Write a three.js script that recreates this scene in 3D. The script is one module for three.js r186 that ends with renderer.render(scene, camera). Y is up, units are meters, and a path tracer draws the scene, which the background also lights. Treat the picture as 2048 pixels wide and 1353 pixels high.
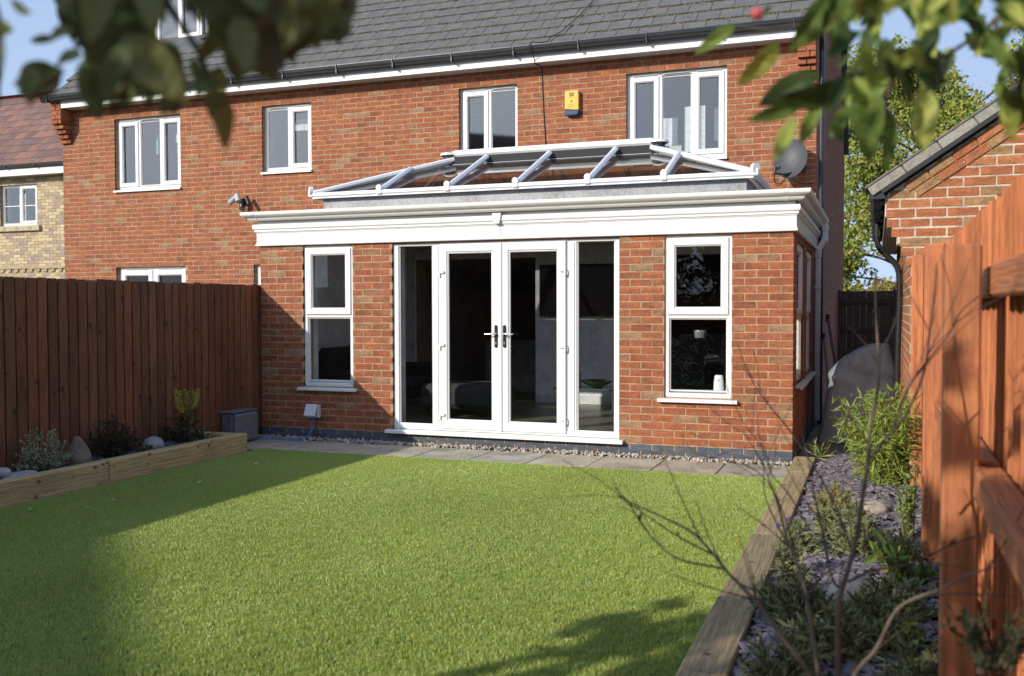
import * as THREE from 'three';
import { mergeGeometries } from 'three/addons/utils/BufferGeometryUtils.js';

// ---------------------------------------------------------------- camera, sky, sun, exposure
const scene = new THREE.Scene();
const camera = new THREE.PerspectiveCamera(38.45, 1024 / 676, 0.05, 600);
camera.filmGauge = 36;
camera.position.set(0.7416, 1.4962, 9.5142);
camera.rotation.set(-0.0317, 0.3603, -0.0023, 'YXZ');
camera.focus = 10.5;
camera.userData.fStop = 2.9;
camera.updateMatrixWorld();
const SUN = new THREE.Vector3(-0.62, 0.527, 1).normalize();
const sun = new THREE.DirectionalLight(new THREE.Color().setRGB(1, 0.93, 0.82), 4.1);
sun.position.copy(SUN).multiplyScalar(40).add(new THREE.Vector3(-4, 0, 2));
sun.target.position.set(-4, 0, 2);
sun.castShadow = true;
sun.shadow.mapSize.set(4096, 4096);
Object.assign(sun.shadow.camera, { left: -16, right: 16, top: 14, bottom: -14, near: 1, far: 90 });
sun.shadow.radius = 1;
scene.add(sun, sun.target);
{
  const w = 256, h = 128, d = new Float32Array(w * h * 4);
  for (let y = 0; y < h; y++) for (let x = 0; x < w; x++) {
    const el = ((y + 0.5) / h - 0.5) * Math.PI, az = ((x + 0.5) / w - 0.5) * 2 * Math.PI;
    const dir = new THREE.Vector3(Math.cos(el) * Math.cos(az), Math.sin(el), Math.cos(el) * Math.sin(az));
    const t = Math.pow(Math.max(0, Math.sin(el)), 0.55), g = Math.pow(Math.max(0, dir.dot(SUN)), 8);
    let c = [0.58 + (0.18 - 0.58) * t, 0.71 + (0.31 - 0.71) * t, 0.9 + (0.62 - 0.9) * t];
    c = [c[0] + 1.25 * g, c[1] + 1.3 * g, c[2] + 1.3 * g];
    if (el < 0) c = [0.16, 0.16, 0.14];
    d.set([...c, 1], (y * w + x) * 4);
  }
  const sky = new THREE.DataTexture(d, w, h, THREE.RGBAFormat, THREE.FloatType);
  sky.mapping = THREE.EquirectangularReflectionMapping;
  sky.magFilter = sky.minFilter = THREE.LinearFilter;
  sky.needsUpdate = true;
  scene.background = sky;
  scene.environment = sky;
}
const renderer = new THREE.WebGLRenderer({ antialias: true });
renderer.toneMapping = THREE.LinearToneMapping;
renderer.toneMappingExposure = 1.15;
renderer.shadowMap.enabled = true;

// ---------------------------------------------------------------- helpers
let seed = 20250;
const R = () => { seed = (seed + 0x6d2b79f5) | 0; let t = Math.imul(seed ^ (seed >>> 15), 1 | seed); t = (t + Math.imul(t ^ (t >>> 7), 61 | t)) ^ t; return ((t ^ (t >>> 14)) >>> 0) / 4294967296; };
const rr = (a, b) => a + (b - a) * R();
const pick = (a) => a[Math.floor(R() * a.length)];
const V = (x, y, z) => new THREE.Vector3(x, y, z);
const clamp = (x, a, b) => Math.min(b, Math.max(a, x));
const lerp = (a, b, t) => a + (b - a) * t;
const smooth = (a, b, x) => { const t = clamp((x - a) / (b - a), 0, 1); return t * t * (3 - 2 * t); };
const hash = (x, y, s) => { let h = Math.imul(x | 0, 374761393) ^ Math.imul(y | 0, 668265263) ^ Math.imul(s | 0, 2147483647); h = Math.imul(h ^ (h >>> 13), 1274126177); return ((h ^ (h >>> 16)) >>> 0) / 4294967296; };
function vn(x, y, px, py, s) {                     // value noise that repeats after px, py cells
  const xi = Math.floor(x), yi = Math.floor(y), fx = x - xi, fy = y - yi, m = (a, b) => ((a % b) + b) % b;
  const u = fx * fx * (3 - 2 * fx), v = fy * fy * (3 - 2 * fy);
  const a = hash(m(xi, px), m(yi, py), s), b = hash(m(xi + 1, px), m(yi, py), s), c = hash(m(xi, px), m(yi + 1, py), s), d = hash(m(xi + 1, px), m(yi + 1, py), s);
  return lerp(lerp(a, b, u), lerp(c, d, u), v);
}
function fbm(u, v, px, py, oct, s) { let a = 0, w = 0.5, t = 0; for (let i = 0; i < oct; i++) { a += w * vn(u * px, v * py, px, py, s + i * 17); t += w; w *= 0.5; px *= 2; py *= 2; } return a / t; }
function tex(w, h, f, srgb = true) {
  const d = new Uint8Array(w * h * 4);
  for (let y = 0; y < h; y++) for (let x = 0; x < w; x++) { const c = f((x + 0.5) / w, (y + 0.5) / h), o = (y * w + x) * 4; for (let k = 0; k < 3; k++) d[o + k] = clamp(Math.round((c.length ? c[k] : c) * 255), 0, 255); d[o + 3] = 255; }
  const t = new THREE.DataTexture(d, w, h, THREE.RGBAFormat);
  t.wrapS = t.wrapT = THREE.RepeatWrapping; t.magFilter = THREE.LinearFilter; t.minFilter = THREE.LinearMipmapLinearFilter; t.generateMipmaps = true;
  if (srgb) t.colorSpace = THREE.SRGBColorSpace;
  t.needsUpdate = true;
  return t;
}
const rep = (t, sx, sy) => { const c = t.clone(); c.repeat.set(1 / sx, 1 / sy); c.needsUpdate = true; return c; };
const C = (r, g, b) => [r, g, b];
const vary = (c, a, hue = 0.3) => { const k = 1 + rr(-a, a); return c.map((x) => Math.max(0.002, x * k * (1 + rr(-a, a) * hue))); };

// a pixel of the 2048 x 1353 photograph, at a depth along the view, as a place in the garden
const camQ = camera.quaternion.clone(), FPX = 676.5 / Math.tan((38.45 / 2) * Math.PI / 180);
const at = (px, py, d) => V(((px - 1024) / FPX) * d, (-(py - 676.5) / FPX) * d, -d).applyQuaternion(camQ).add(camera.position);
const toPx = (p) => { const q = p.clone().sub(camera.position).applyQuaternion(camQ.clone().invert()); return [1024 + FPX * q.x / -q.z, 676.5 - FPX * q.y / -q.z, -q.z]; };
const inView = (p, m = 20) => { const [x, y, d] = toPx(p); return d > 0.1 && x > -m && x < 2048 + m && y > -m && y < 1353 + m; };

// geometry with position, normal, uv in metres and colour
function prep(g, o = {}) {
  if (g.index) g = g.toNonIndexed(); else g = g.clone();
  if (o.m) g.applyMatrix4(o.m);
  if (o.flat || !g.attributes.normal) g.computeVertexNormals();
  const p = g.attributes.position, n = p.count, uv = new Float32Array(n * 2), col = new Float32Array(n * 3), ou = o.ou ?? R() * 7, ov = o.ov ?? R() * 7;
  const a = V(0, 0, 0), b = V(0, 0, 0), c = V(0, 0, 0), e = V(0, 0, 0), f = V(0, 0, 0);
  for (let i = 0; i < n; i += 3) {
    a.fromBufferAttribute(p, i); b.fromBufferAttribute(p, i + 1); c.fromBufferAttribute(p, i + 2);
    e.subVectors(b, a).cross(f.subVectors(c, a));
    const ax = Math.abs(e.x), ay = Math.abs(e.y), az = Math.abs(e.z);
    for (let k = 0; k < 3; k++) {
      const q = k === 0 ? a : k === 1 ? b : c; let s, t;
      if (o.grain) { const L = o.grain; s = q[L]; const [k1, k2] = 'xyz'.replace(L, '').split(''); const w1 = e[k1], w2 = e[k2]; t = Math.abs(w1) > Math.abs(w2) ? q[k2] : q[k1]; if (Math.abs(e[L]) > Math.abs(w1) && Math.abs(e[L]) > Math.abs(w2)) { s = q[k1] * 0.3; t = q[k2]; } }
      else if (az >= ax && az >= ay) { s = q.x; t = q.y; } else if (ax >= ay) { s = q.z; t = q.y; } else { s = q.x; t = q.z; }
      uv[(i + k) * 2] = s + ou; uv[(i + k) * 2 + 1] = t + ov;
      const cc = typeof o.col === 'function' ? o.col(q, e) : o.col || [1, 1, 1];
      col.set(cc, (i + k) * 3);
    }
  }
  if (!o.keepUV || !g.attributes.uv) g.setAttribute('uv', new THREE.BufferAttribute(uv, 2));
  g.setAttribute('color', new THREE.BufferAttribute(col, 3));
  for (const k of Object.keys(g.attributes)) if (!['position', 'normal', 'uv', 'color'].includes(k)) g.deleteAttribute(k);
  return g;
}
const T = (x, y, z) => new THREE.Matrix4().makeTranslation(x, y, z);
const xf = (pos, rot = [0, 0, 0], scl = [1, 1, 1]) => new THREE.Matrix4().compose(V(...pos), new THREE.Quaternion().setFromEuler(new THREE.Euler(...rot)), V(...scl));
// box with small chamfers on every edge: from lo to hi
function chamfer(x0, y0, z0, x1, y1, z1, b = 0.004) {
  const X = [x0, x1], Y = [y0, y1], Z = [z0, z1], P = [];
  b = Math.min(b, (x1 - x0) * 0.45, (y1 - y0) * 0.45, (z1 - z0) * 0.45);
  const sg = [1, -1];
  const v = (i, j, k, ax) => [X[i] + (ax === 0 ? 0 : sg[i] * b), Y[j] + (ax === 1 ? 0 : sg[j] * b), Z[k] + (ax === 2 ? 0 : sg[k] * b)];
  const cen = [(x0 + x1) / 2, (y0 + y1) / 2, (z0 + z1) / 2];
  const poly = (...q) => { for (let t = 1; t < q.length - 1; t++) { let A = q[0], B = q[t], D = q[t + 1]; const n = [(B[1] - A[1]) * (D[2] - A[2]) - (B[2] - A[2]) * (D[1] - A[1]), (B[2] - A[2]) * (D[0] - A[0]) - (B[0] - A[0]) * (D[2] - A[2]), (B[0] - A[0]) * (D[1] - A[1]) - (B[1] - A[1]) * (D[0] - A[0])]; if (n[0] * (A[0] - cen[0]) + n[1] * (A[1] - cen[1]) + n[2] * (A[2] - cen[2]) < 0) [B, D] = [D, B]; P.push(...A, ...B, ...D); } };
  for (const i of [0, 1]) { poly(v(i, 0, 0, 0), v(i, 1, 0, 0), v(i, 1, 1, 0), v(i, 0, 1, 0)); poly(v(0, i, 0, 1), v(1, i, 0, 1), v(1, i, 1, 1), v(0, i, 1, 1)); poly(v(0, 0, i, 2), v(1, 0, i, 2), v(1, 1, i, 2), v(0, 1, i, 2)); }
  for (const i of [0, 1]) for (const j of [0, 1]) {
    poly(v(i, j, 0, 0), v(i, j, 1, 0), v(i, j, 1, 1), v(i, j, 0, 1));
    poly(v(i, 0, j, 0), v(i, 1, j, 0), v(i, 1, j, 2), v(i, 0, j, 2));
    poly(v(0, i, j, 1), v(1, i, j, 1), v(1, i, j, 2), v(0, i, j, 2));
    for (const k of [0, 1]) poly(v(i, j, k, 0), v(i, j, k, 1), v(i, j, k, 2));
  }
  const g = new THREE.BufferGeometry(); g.setAttribute('position', new THREE.Float32BufferAttribute(P, 3)); g.computeVertexNormals();
  return g;
}
const cbox = (x0, y0, z0, x1, y1, z1, o = {}) => prep(chamfer(x0, y0, z0, x1, y1, z1, o.b ?? 0.004), o);
const boxg = (x0, y0, z0, x1, y1, z1, o = {}) => { const g = new THREE.BoxGeometry(x1 - x0, y1 - y0, z1 - z0); g.translate((x0 + x1) / 2, (y0 + y1) / 2, (z0 + z1) / 2); return prep(g, o); };
// rectangular ring (frame) in the xy plane, front at z1
function ring(x0, y0, x1, y1, w, z0, z1, o = {}) {
  const b = o.b ?? 0.006, s = new THREE.Shape(), h = new THREE.Path();
  s.moveTo(x0, y0); s.lineTo(x1, y0); s.lineTo(x1, y1); s.lineTo(x0, y1); s.closePath();
  const [wl, wb, wr, wt] = Array.isArray(w) ? w : [w, w, w, w];
  h.moveTo(x0 + wl, y0 + wb); h.lineTo(x0 + wl, y1 - wt); h.lineTo(x1 - wr, y1 - wt); h.lineTo(x1 - wr, y0 + wb); h.closePath();
  s.holes.push(h);
  const g = new THREE.ExtrudeGeometry(s, { depth: z1 - z0 - 2 * b, bevelEnabled: true, bevelThickness: b, bevelSize: b, bevelOffset: -b, bevelSegments: 1 });
  g.translate(0, 0, z0 + b);
  return prep(g, o);
}
// profile [[z, y], ...] closed, run along x from x0 to x1, mitred: ends moved by z * k
function runX(profile, x0, x1, k0 = 0, k1 = 0, o = {}) {
  const P = [], n = profile.length, q = (i, e) => { const [z, y] = profile[i % n]; return [e ? x1 + z * k1 : x0 - z * k0, y, z]; };
  for (let i = 0; i < n; i++) { const a = q(i, 0), b = q(i + 1, 0), c = q(i + 1, 1), d = q(i, 1); P.push(...a, ...d, ...c, ...a, ...c, ...b); }
  const tri = THREE.ShapeUtils.triangulateShape(profile.map(([z, y]) => new THREE.Vector2(z, y)), []);
  for (const [a, b, c] of tri) { P.push(...q(a, 0), ...q(b, 0), ...q(c, 0)); P.push(...q(a, 1), ...q(c, 1), ...q(b, 1)); }
  const g = new THREE.BufferGeometry(); g.setAttribute('position', new THREE.Float32BufferAttribute(P, 3)); g.computeVertexNormals();
  return prep(g, o);
}
const curve = (pts) => new THREE.CatmullRomCurve3(pts.map((p) => p.isVector3 ? p : V(...p)), false, 'centripetal');
function taper(pts, r0, r1, seg = 16, rad = 6, o = {}) {   // tube that narrows from r0 to r1
  const c = curve(pts), g = new THREE.TubeGeometry(c, seg, 1, rad, false), p = g.attributes.position, cc = V(0, 0, 0), q = V(0, 0, 0);
  for (let i = 0; i <= seg; i++) { c.getPointAt(i / seg, cc); const r = lerp(r0, r1, i / seg) * (o.knob ? 1 + o.knob * (hash(i, 3, seg) - 0.5) : 1); for (let j = 0; j <= rad; j++) { const k = i * (rad + 1) + j; q.fromBufferAttribute(p, k).sub(cc).multiplyScalar(r).add(cc); p.setXYZ(k, q.x, q.y, q.z); } }
  return prep(g, o);
}
const tube = (pts, r, seg = 12, rad = 8, o = {}) => taper(pts, r, r, seg, rad, o);
const cyl = (a, b, r0, r1, rad = 12, o = {}) => { const A = V(...a), B = V(...b), g = new THREE.CylinderGeometry(r1, r0, A.distanceTo(B), rad); const m = new THREE.Matrix4().compose(A.clone().add(B).multiplyScalar(0.5), new THREE.Quaternion().setFromUnitVectors(V(0, 1, 0), B.clone().sub(A).normalize()), V(1, 1, 1)); return prep(g, { ...o, m }); };
const merge = (list) => list.length === 1 ? list[0] : mergeGeometries(list, false);
const used = new Map();
const numbered = (name) => { const k = used.get(name) || 0; used.set(name, k + 1); return k ? `${name}_${String(k).padStart(3, '0')}` : name; };
function mesh(name, geos, mat, parent) {
  const m = new THREE.Mesh(Array.isArray(geos) ? merge(geos) : geos, mat); m.castShadow = m.receiveShadow = true;
  m.name = parent ? name : numbered(name); (parent || scene).add(m);
  return m;
}
function thing(name, label, category, pos = [0, 0, 0], group) {
  const o = new THREE.Group(); o.name = numbered(name); o.position.set(...pos); o.userData = { label, category }; if (group) o.userData.group = group; scene.add(o); return o;
}
const sub = (name, parent, pos = [0, 0, 0], ry = 0) => { const o = new THREE.Group(); o.name = name; o.position.set(...pos); o.rotation.y = ry; parent.add(o); return o; };
function tag(o, label, category, group) { o.userData = { ...o.userData, label, category }; if (group) o.userData.group = group; return o; }
const struct = (o) => { o.userData.kind = 'structure'; return o; };
const stuff = (o) => { o.userData.kind = 'stuff'; return o; };
// ---------------------------------------------------------------- textures and materials
const std = (o) => new THREE.MeshStandardMaterial({ vertexColors: true, roughness: 0.9, ...o });
const phys = (o) => new THREE.MeshPhysicalMaterial({ vertexColors: true, ...o });
const tBrick = tex(512, 512, (u, v) => { const a = fbm(u, v, 10, 26, 4, 1), b = fbm(u, v, 60, 90, 3, 5), s = smooth(0.66, 0.8, fbm(u, v, 7, 22, 3, 9)); const k = 0.9 + 0.26 * (a - 0.5) + 0.28 * (b - 0.5), w = smooth(0.42, 0.66, fbm(u, v, 9, 14, 3, 13)), p = smooth(0.6, 0.75, fbm(u, v, 8, 18, 2, 15)); return [k * (1 - 0.1 * s - 0.02 * w), k * (1 - 0.05 * s), k * (1 - 0.02 * s + 0.06 * p)]; });
const tBrickB = tex(512, 512, (u, v) => 0.5 + 0.6 * (fbm(u, v, 24, 60, 4, 21) - 0.5) + 0.5 * (fbm(u, v, 110, 130, 2, 27) - 0.5), false);
const tMortar = tex(256, 256, (u, v) => { const k = 0.9 + 0.4 * (fbm(u, v, 8, 8, 5, 31) - 0.5) + 0.3 * (vn(u * 128, v * 128, 128, 128, 3) - 0.5); return [k, k * 0.99, k * 0.97]; });
function woodTex(seedN, knots, streak, ring = 1) {
  const K = []; for (let i = 0; i < knots; i++) K.push([hash(i, 1, seedN), hash(i, 2, seedN), 0.012 + 0.02 * hash(i, 3, seedN)]);
  return tex(1024, 512, (u, v) => {
    let w = 0, kn = 0;
    for (const [ku, kv, r] of K) { let du = Math.abs(u - ku), dv = Math.abs(v - kv); du = Math.min(du, 1 - du) * 2.2; dv = Math.min(dv, 1 - dv) * 1.0; const d = Math.hypot(du * 0.7, dv); w += 0.1 * Math.exp(-((d / (r * 2.2)) ** 2)); kn = Math.max(kn, smooth(r, r * 0.45, d) * (0.7 + 0.3 * Math.sin(d / r * 14))); }
    const g = v + w * 0.5 + 0.02 * fbm(u, v, 3, 3, 2, seedN + 5), gr = 0.5 + 0.5 * Math.sin(g * 210 * ring + 5 * fbm(u, v, 2, 6, 2, seedN + 3));
    const f = fbm(u, v, 10, 160, 3, seedN), big = fbm(u, v, 4, 8, 3, seedN + 9), fine = fbm(u, v, 60, 240, 2, seedN + 12);
    const k = (0.9 + streak * ((f - 0.5) * 0.9 + (gr - 0.5) * 0.22 + (big - 0.5) * 0.6 + (fine - 0.5) * 0.4)) * (1 - 0.52 * kn);
    return [k, k * (0.985 - 0.06 * kn), k * (0.96 - 0.1 * kn)];
  });
}
const tWoodA = woodTex(41, 13, 0.5), tWoodB = woodTex(77, 18, 0.38, 0.6), tWoodC = woodTex(93, 4, 0.36, 1.3);
const tWoodBump = tex(512, 512, (u, v) => fbm(u, v, 6, 150, 4, 55), false);
const tFine = tex(512, 512, (u, v) => { const k = 0.93 + 0.25 * (fbm(u, v, 12, 12, 5, 61) - 0.5) + 0.25 * (vn(u * 256, v * 256, 256, 256, 8) - 0.5); return k; });
const tStain = tex(512, 512, (u, v) => { const a = fbm(u, v, 5, 5, 5, 71), b = fbm(u, v, 40, 40, 3, 75), s = smooth(0.56, 0.7, fbm(u, v, 4, 4, 4, 79)); const k = 0.93 + 0.3 * (a - 0.5) + 0.22 * (b - 0.5); return [k * (1 - 0.1 * s), k * (1 - 0.08 * s), k * (1 - 0.14 * s)]; });
const tWhite = tex(512, 512, (u, v) => { const d = smooth(0.6, 0.78, fbm(u, v, 10, 4, 4, 83)), s = smooth(0.7, 0.85, vn(u * 170, v * 90, 170, 90, 12)); const k = 0.985 - 0.012 * d - 0.03 * s * d + 0.008 * (fbm(u, v, 30, 30, 2, 86) - 0.5); return [k, k * (1 - 0.006 * d), k * (1 - 0.016 * d)]; });
const tBumpFine = tex(256, 256, (u, v) => fbm(u, v, 24, 24, 4, 91), false);
const M = {
  brick: std({ map: rep(tBrick, 1.3, 1.3), bumpMap: rep(tBrickB, 0.9, 0.9), bumpScale: 0.004, roughness: 0.92 }),
  mortar: std({ map: rep(tMortar, 0.6, 0.6), bumpMap: rep(tBumpFine, 0.25, 0.25), bumpScale: 0.003 }),
  upvc: phys({ map: rep(tWhite, 1.4, 1.4), roughness: 0.28, clearcoat: 0.25, clearcoatRoughness: 0.2 }),
  paint: std({ map: rep(tFine, 1.7, 1.7), roughness: 0.85 }),
  fenceDark: std({ map: rep(tWoodA, 1.6, 0.9), bumpMap: rep(tWoodBump, 0.8, 0.5), bumpScale: 0.003, roughness: 0.85 }),
  fenceLight: std({ map: rep(tWoodC, 1.5, 0.8), bumpMap: rep(tWoodBump, 0.8, 0.5), bumpScale: 0.003, roughness: 0.8 }),
  fencePost: std({ map: rep(tWoodC, 2.6, 2.4), bumpMap: rep(tWoodBump, 0.9, 0.6), bumpScale: 0.002, roughness: 0.8 }),
  sleeper: std({ map: rep(tWoodB, 1.5, 0.75), bumpMap: rep(tWoodBump, 0.9, 0.6), bumpScale: 0.005, roughness: 0.9 }),
  tile: std({ map: rep(tFine, 1.9, 1.9), bumpMap: rep(tBumpFine, 0.35, 0.35), bumpScale: 0.002, roughness: 0.75 }),
  slab: std({ map: rep(tStain, 1.3, 1.3), bumpMap: rep(tBumpFine, 0.5, 0.5), bumpScale: 0.004, roughness: 0.85 }),
  stone: std({ map: rep(tStain, 0.4, 0.4), bumpMap: rep(tBumpFine, 0.2, 0.2), bumpScale: 0.003, roughness: 0.8 }),
  slate: std({ roughness: 0.5 }),
  black: std({ roughness: 0.32, map: rep(tFine, 0.8, 0.8) }),
  rubber: std({ roughness: 0.75 }),
  metal: std({ roughness: 0.25, metalness: 0.9 }),
  lead: std({ map: rep(tFine, 2.9, 2.9), roughness: 0.5, metalness: 0.1 }),
  plain: std({ map: rep(tFine, 0.5, 0.5), roughness: 0.7 }),
  fabric: std({ map: rep(tFine, 0.35, 0.35), bumpMap: rep(tBumpFine, 0.08, 0.08), bumpScale: 0.002, roughness: 0.95 }),
  cover: std({ map: rep(tFine, 1.8, 1.8), roughness: 0.5, side: THREE.DoubleSide }),
  soil: std({ map: rep(tStain, 0.7, 0.7), bumpMap: rep(tBumpFine, 0.2, 0.2), bumpScale: 0.01 }),
  leaf: phys({ roughness: 0.55, side: THREE.DoubleSide, transmission: 0.35, thickness: 0, ior: 1.4, specularIntensity: 0.45 }),
  leafMatt: phys({ roughness: 0.65, side: THREE.DoubleSide, transmission: 0.25, thickness: 0, ior: 1.4, specularIntensity: 0.5 }),
  bark: std({ map: rep(tWoodA, 0.5, 0.12), roughness: 0.8 }),
  turf: phys({ roughness: 0.4, side: THREE.DoubleSide, transmission: 0.3, thickness: 0, ior: 1.45 }),
  glass: phys({ vertexColors: false, color: new THREE.Color(0.9, 0.93, 0.92), transmission: 1, thickness: 0, roughness: 0.0, ior: 1.52, metalness: 0 }),
  glassSky: phys({ vertexColors: false, color: new THREE.Color(0.85, 0.9, 0.92), transmission: 1, thickness: 0, roughness: 0.03, ior: 2.33, metalness: 0.0 }),
  glassRoof: phys({ vertexColors: false, color: new THREE.Color(0.35, 0.35, 0.35), transmission: 1, thickness: 0, roughness: 0.03, ior: 1.85 }),
};
const WHITE = C(0.8, 0.8, 0.78);

// ---------------------------------------------------------------- bricks
function brickGeo(L, H, Dp, col, b = 0.0045) {          // centred, front face at z = 0, no back
  const x = L / 2, y = H / 2, j = () => rr(-0.0012, 0.0012), P = [], q = (A, B, Cc, D) => P.push(...A, ...B, ...Cc, ...A, ...Cc, ...D);
  const f = [[-x + b + j(), -y + b + j(), 0], [x - b + j(), -y + b + j(), 0], [x - b + j(), y - b + j(), 0], [-x + b + j(), y - b + j(), 0]];
  const m = [[-x, -y, -b], [x, -y, -b], [x, y, -b], [-x, y, -b]], k = [[-x, -y, -Dp], [x, -y, -Dp], [x, y, -Dp], [-x, y, -Dp]];
  q(...f);
  for (let i = 0; i < 4; i++) { const n = (i + 1) % 4; q(m[i], m[n], f[n], f[i]); q(k[i], k[n], m[n], m[i]); }
  const g = new THREE.BufferGeometry(); g.setAttribute('position', new THREE.Float32BufferAttribute(P, 3)); g.computeVertexNormals();
  return prep(g, { col });
}
const RED = [C(0.385, 0.122, 0.05), C(0.36, 0.11, 0.047), C(0.405, 0.134, 0.055), C(0.375, 0.126, 0.056), C(0.345, 0.104, 0.046)];
const BROWN = [C(0.35, 0.2, 0.105), C(0.33, 0.195, 0.11), C(0.36, 0.17, 0.085)];
const kinds = (L, H, Dp, list) => list.map((c) => brickGeo(L, H, Dp, c));
const redKinds = []; for (let i = 0; i < 34; i++) redKinds.push(vary(i % 11 === 5 ? BROWN[i % 3] : RED[i % 5], 0.09));
const BR = { red: kinds(0.215, 0.065, 0.03, redKinds), blue: kinds(0.215, 0.065, 0.03, [C(0.1, 0.115, 0.14), C(0.12, 0.13, 0.15), C(0.085, 0.1, 0.125), C(0.13, 0.135, 0.14)].map((c) => vary(c, 0.08))) };
{ const b = []; for (let i = 0; i < 16; i++) b.push(vary(pick([C(0.66, 0.5, 0.28), C(0.62, 0.47, 0.27), C(0.68, 0.54, 0.32), C(0.5, 0.38, 0.25), C(0.4, 0.31, 0.24)]), 0.08)); BR.buff = kinds(0.215, 0.065, 0.03, b); }
{ const b = []; for (let i = 0; i < 20; i++) b.push(vary(i % 5 === 4 ? C(0.36, 0.19, 0.08) : pick([C(0.47, 0.155, 0.06), C(0.44, 0.14, 0.055), C(0.5, 0.18, 0.07)]), 0.08)); BR.orange = kinds(0.215, 0.065, 0.03, b); }
// stretcher bond along u from 0 to len; open = [u0, u1, y0, y1]; keep(u, y) drops bricks above a slope
function bond(len, y0, n, open = [], o = {}) {
  const out = [];
  for (let r = 0; r < n; r++) {
    const y = y0 + r * 0.075, ym = y + 0.0375;
    let spans = [[0, len]];
    for (const [a, b, c, d] of open) if (ym > c && ym < d) spans = spans.flatMap(([s, e]) => [[s, Math.min(e, a)], [Math.max(s, b), e]].filter(([x, z]) => z - x > 0.02));
    const off = (r + (o.par || 0)) % 2 ? -0.1125 : 0;
    for (let u = off; u < len - 0.01; u += 0.225) for (const [s, e] of spans) {
      const a = Math.max(u, s - 0.0001), b = Math.min(u + 0.225, e);
      if (b - a < 0.035) continue;
      const end = Math.abs(b - e) < 1e-4 ? 0 : 0.01, L = b - a - end;
      if (L < 0.03 || (o.keep && !o.keep(a, b, y))) continue;
      out.push({ u: a, y, L, r });
    }
  }
  return out;
}
// places bricks: list of {p: centre, ry, L, kind}; the largest in view become meshes, the rest one merged piece
function placeBricks(all, parentOf, stuffParent, limit = 300) {
  for (const b of all) { const [x, y, d] = toPx(b.p); b.score = (d > 0.3 && x > -10 && x < 2058 && y > -10 && y < 1363 && !b.hide) ? b.L / (d * d) * (b.face ?? 1) : -1 / (1 + Math.abs(d)); }
  all.sort((a, b) => b.score - a.score);
  const rest = [];
  all.forEach((b, i) => {
    const g = pick(BR[b.kind]), s = b.L / 0.215;
    if (i < limit && b.score > 0) {
      const m = new THREE.Mesh(g, M.brick); m.name = 'brick'; m.castShadow = m.receiveShadow = true;
      m.position.copy(b.p); m.rotation.y = b.ry; if (b.rz) m.rotation.z = b.rz; m.scale.x = s; parentOf(b).add(m);
    } else rest.push(g.clone().applyMatrix4(xf([b.p.x, b.p.y, b.p.z], [0, b.ry, b.rz || 0], [s, 1, 1])));
  });
  if (rest.length) stuff(mesh('brick', rest, M.brick, stuffParent));
}
// wall with openings as a slab: in local xy, front at z = 0, thickness t behind
function slab(pts, holes, t, o = {}) {
  const s = new THREE.Shape(pts.map(([x, y]) => new THREE.Vector2(x, y)));
  for (const [a, b, c, d] of holes) s.holes.push(new THREE.Path([[a, c], [a, d], [b, d], [b, c]].map(([x, y]) => new THREE.Vector2(x, y))));
  const g = new THREE.ExtrudeGeometry(s, { depth: t, bevelEnabled: false }); g.translate(0, 0, -t);
  return prep(g, o);
}
const MORT = C(0.46, 0.3, 0.185);

// ---------------------------------------------------------------- windows
const quad = (x0, y0, x1, y1, z) => { const g = new THREE.PlaneGeometry(x1 - x0, y1 - y0); g.translate((x0 + x1) / 2, (y0 + y1) / 2, z); return prep(g); };
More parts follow.
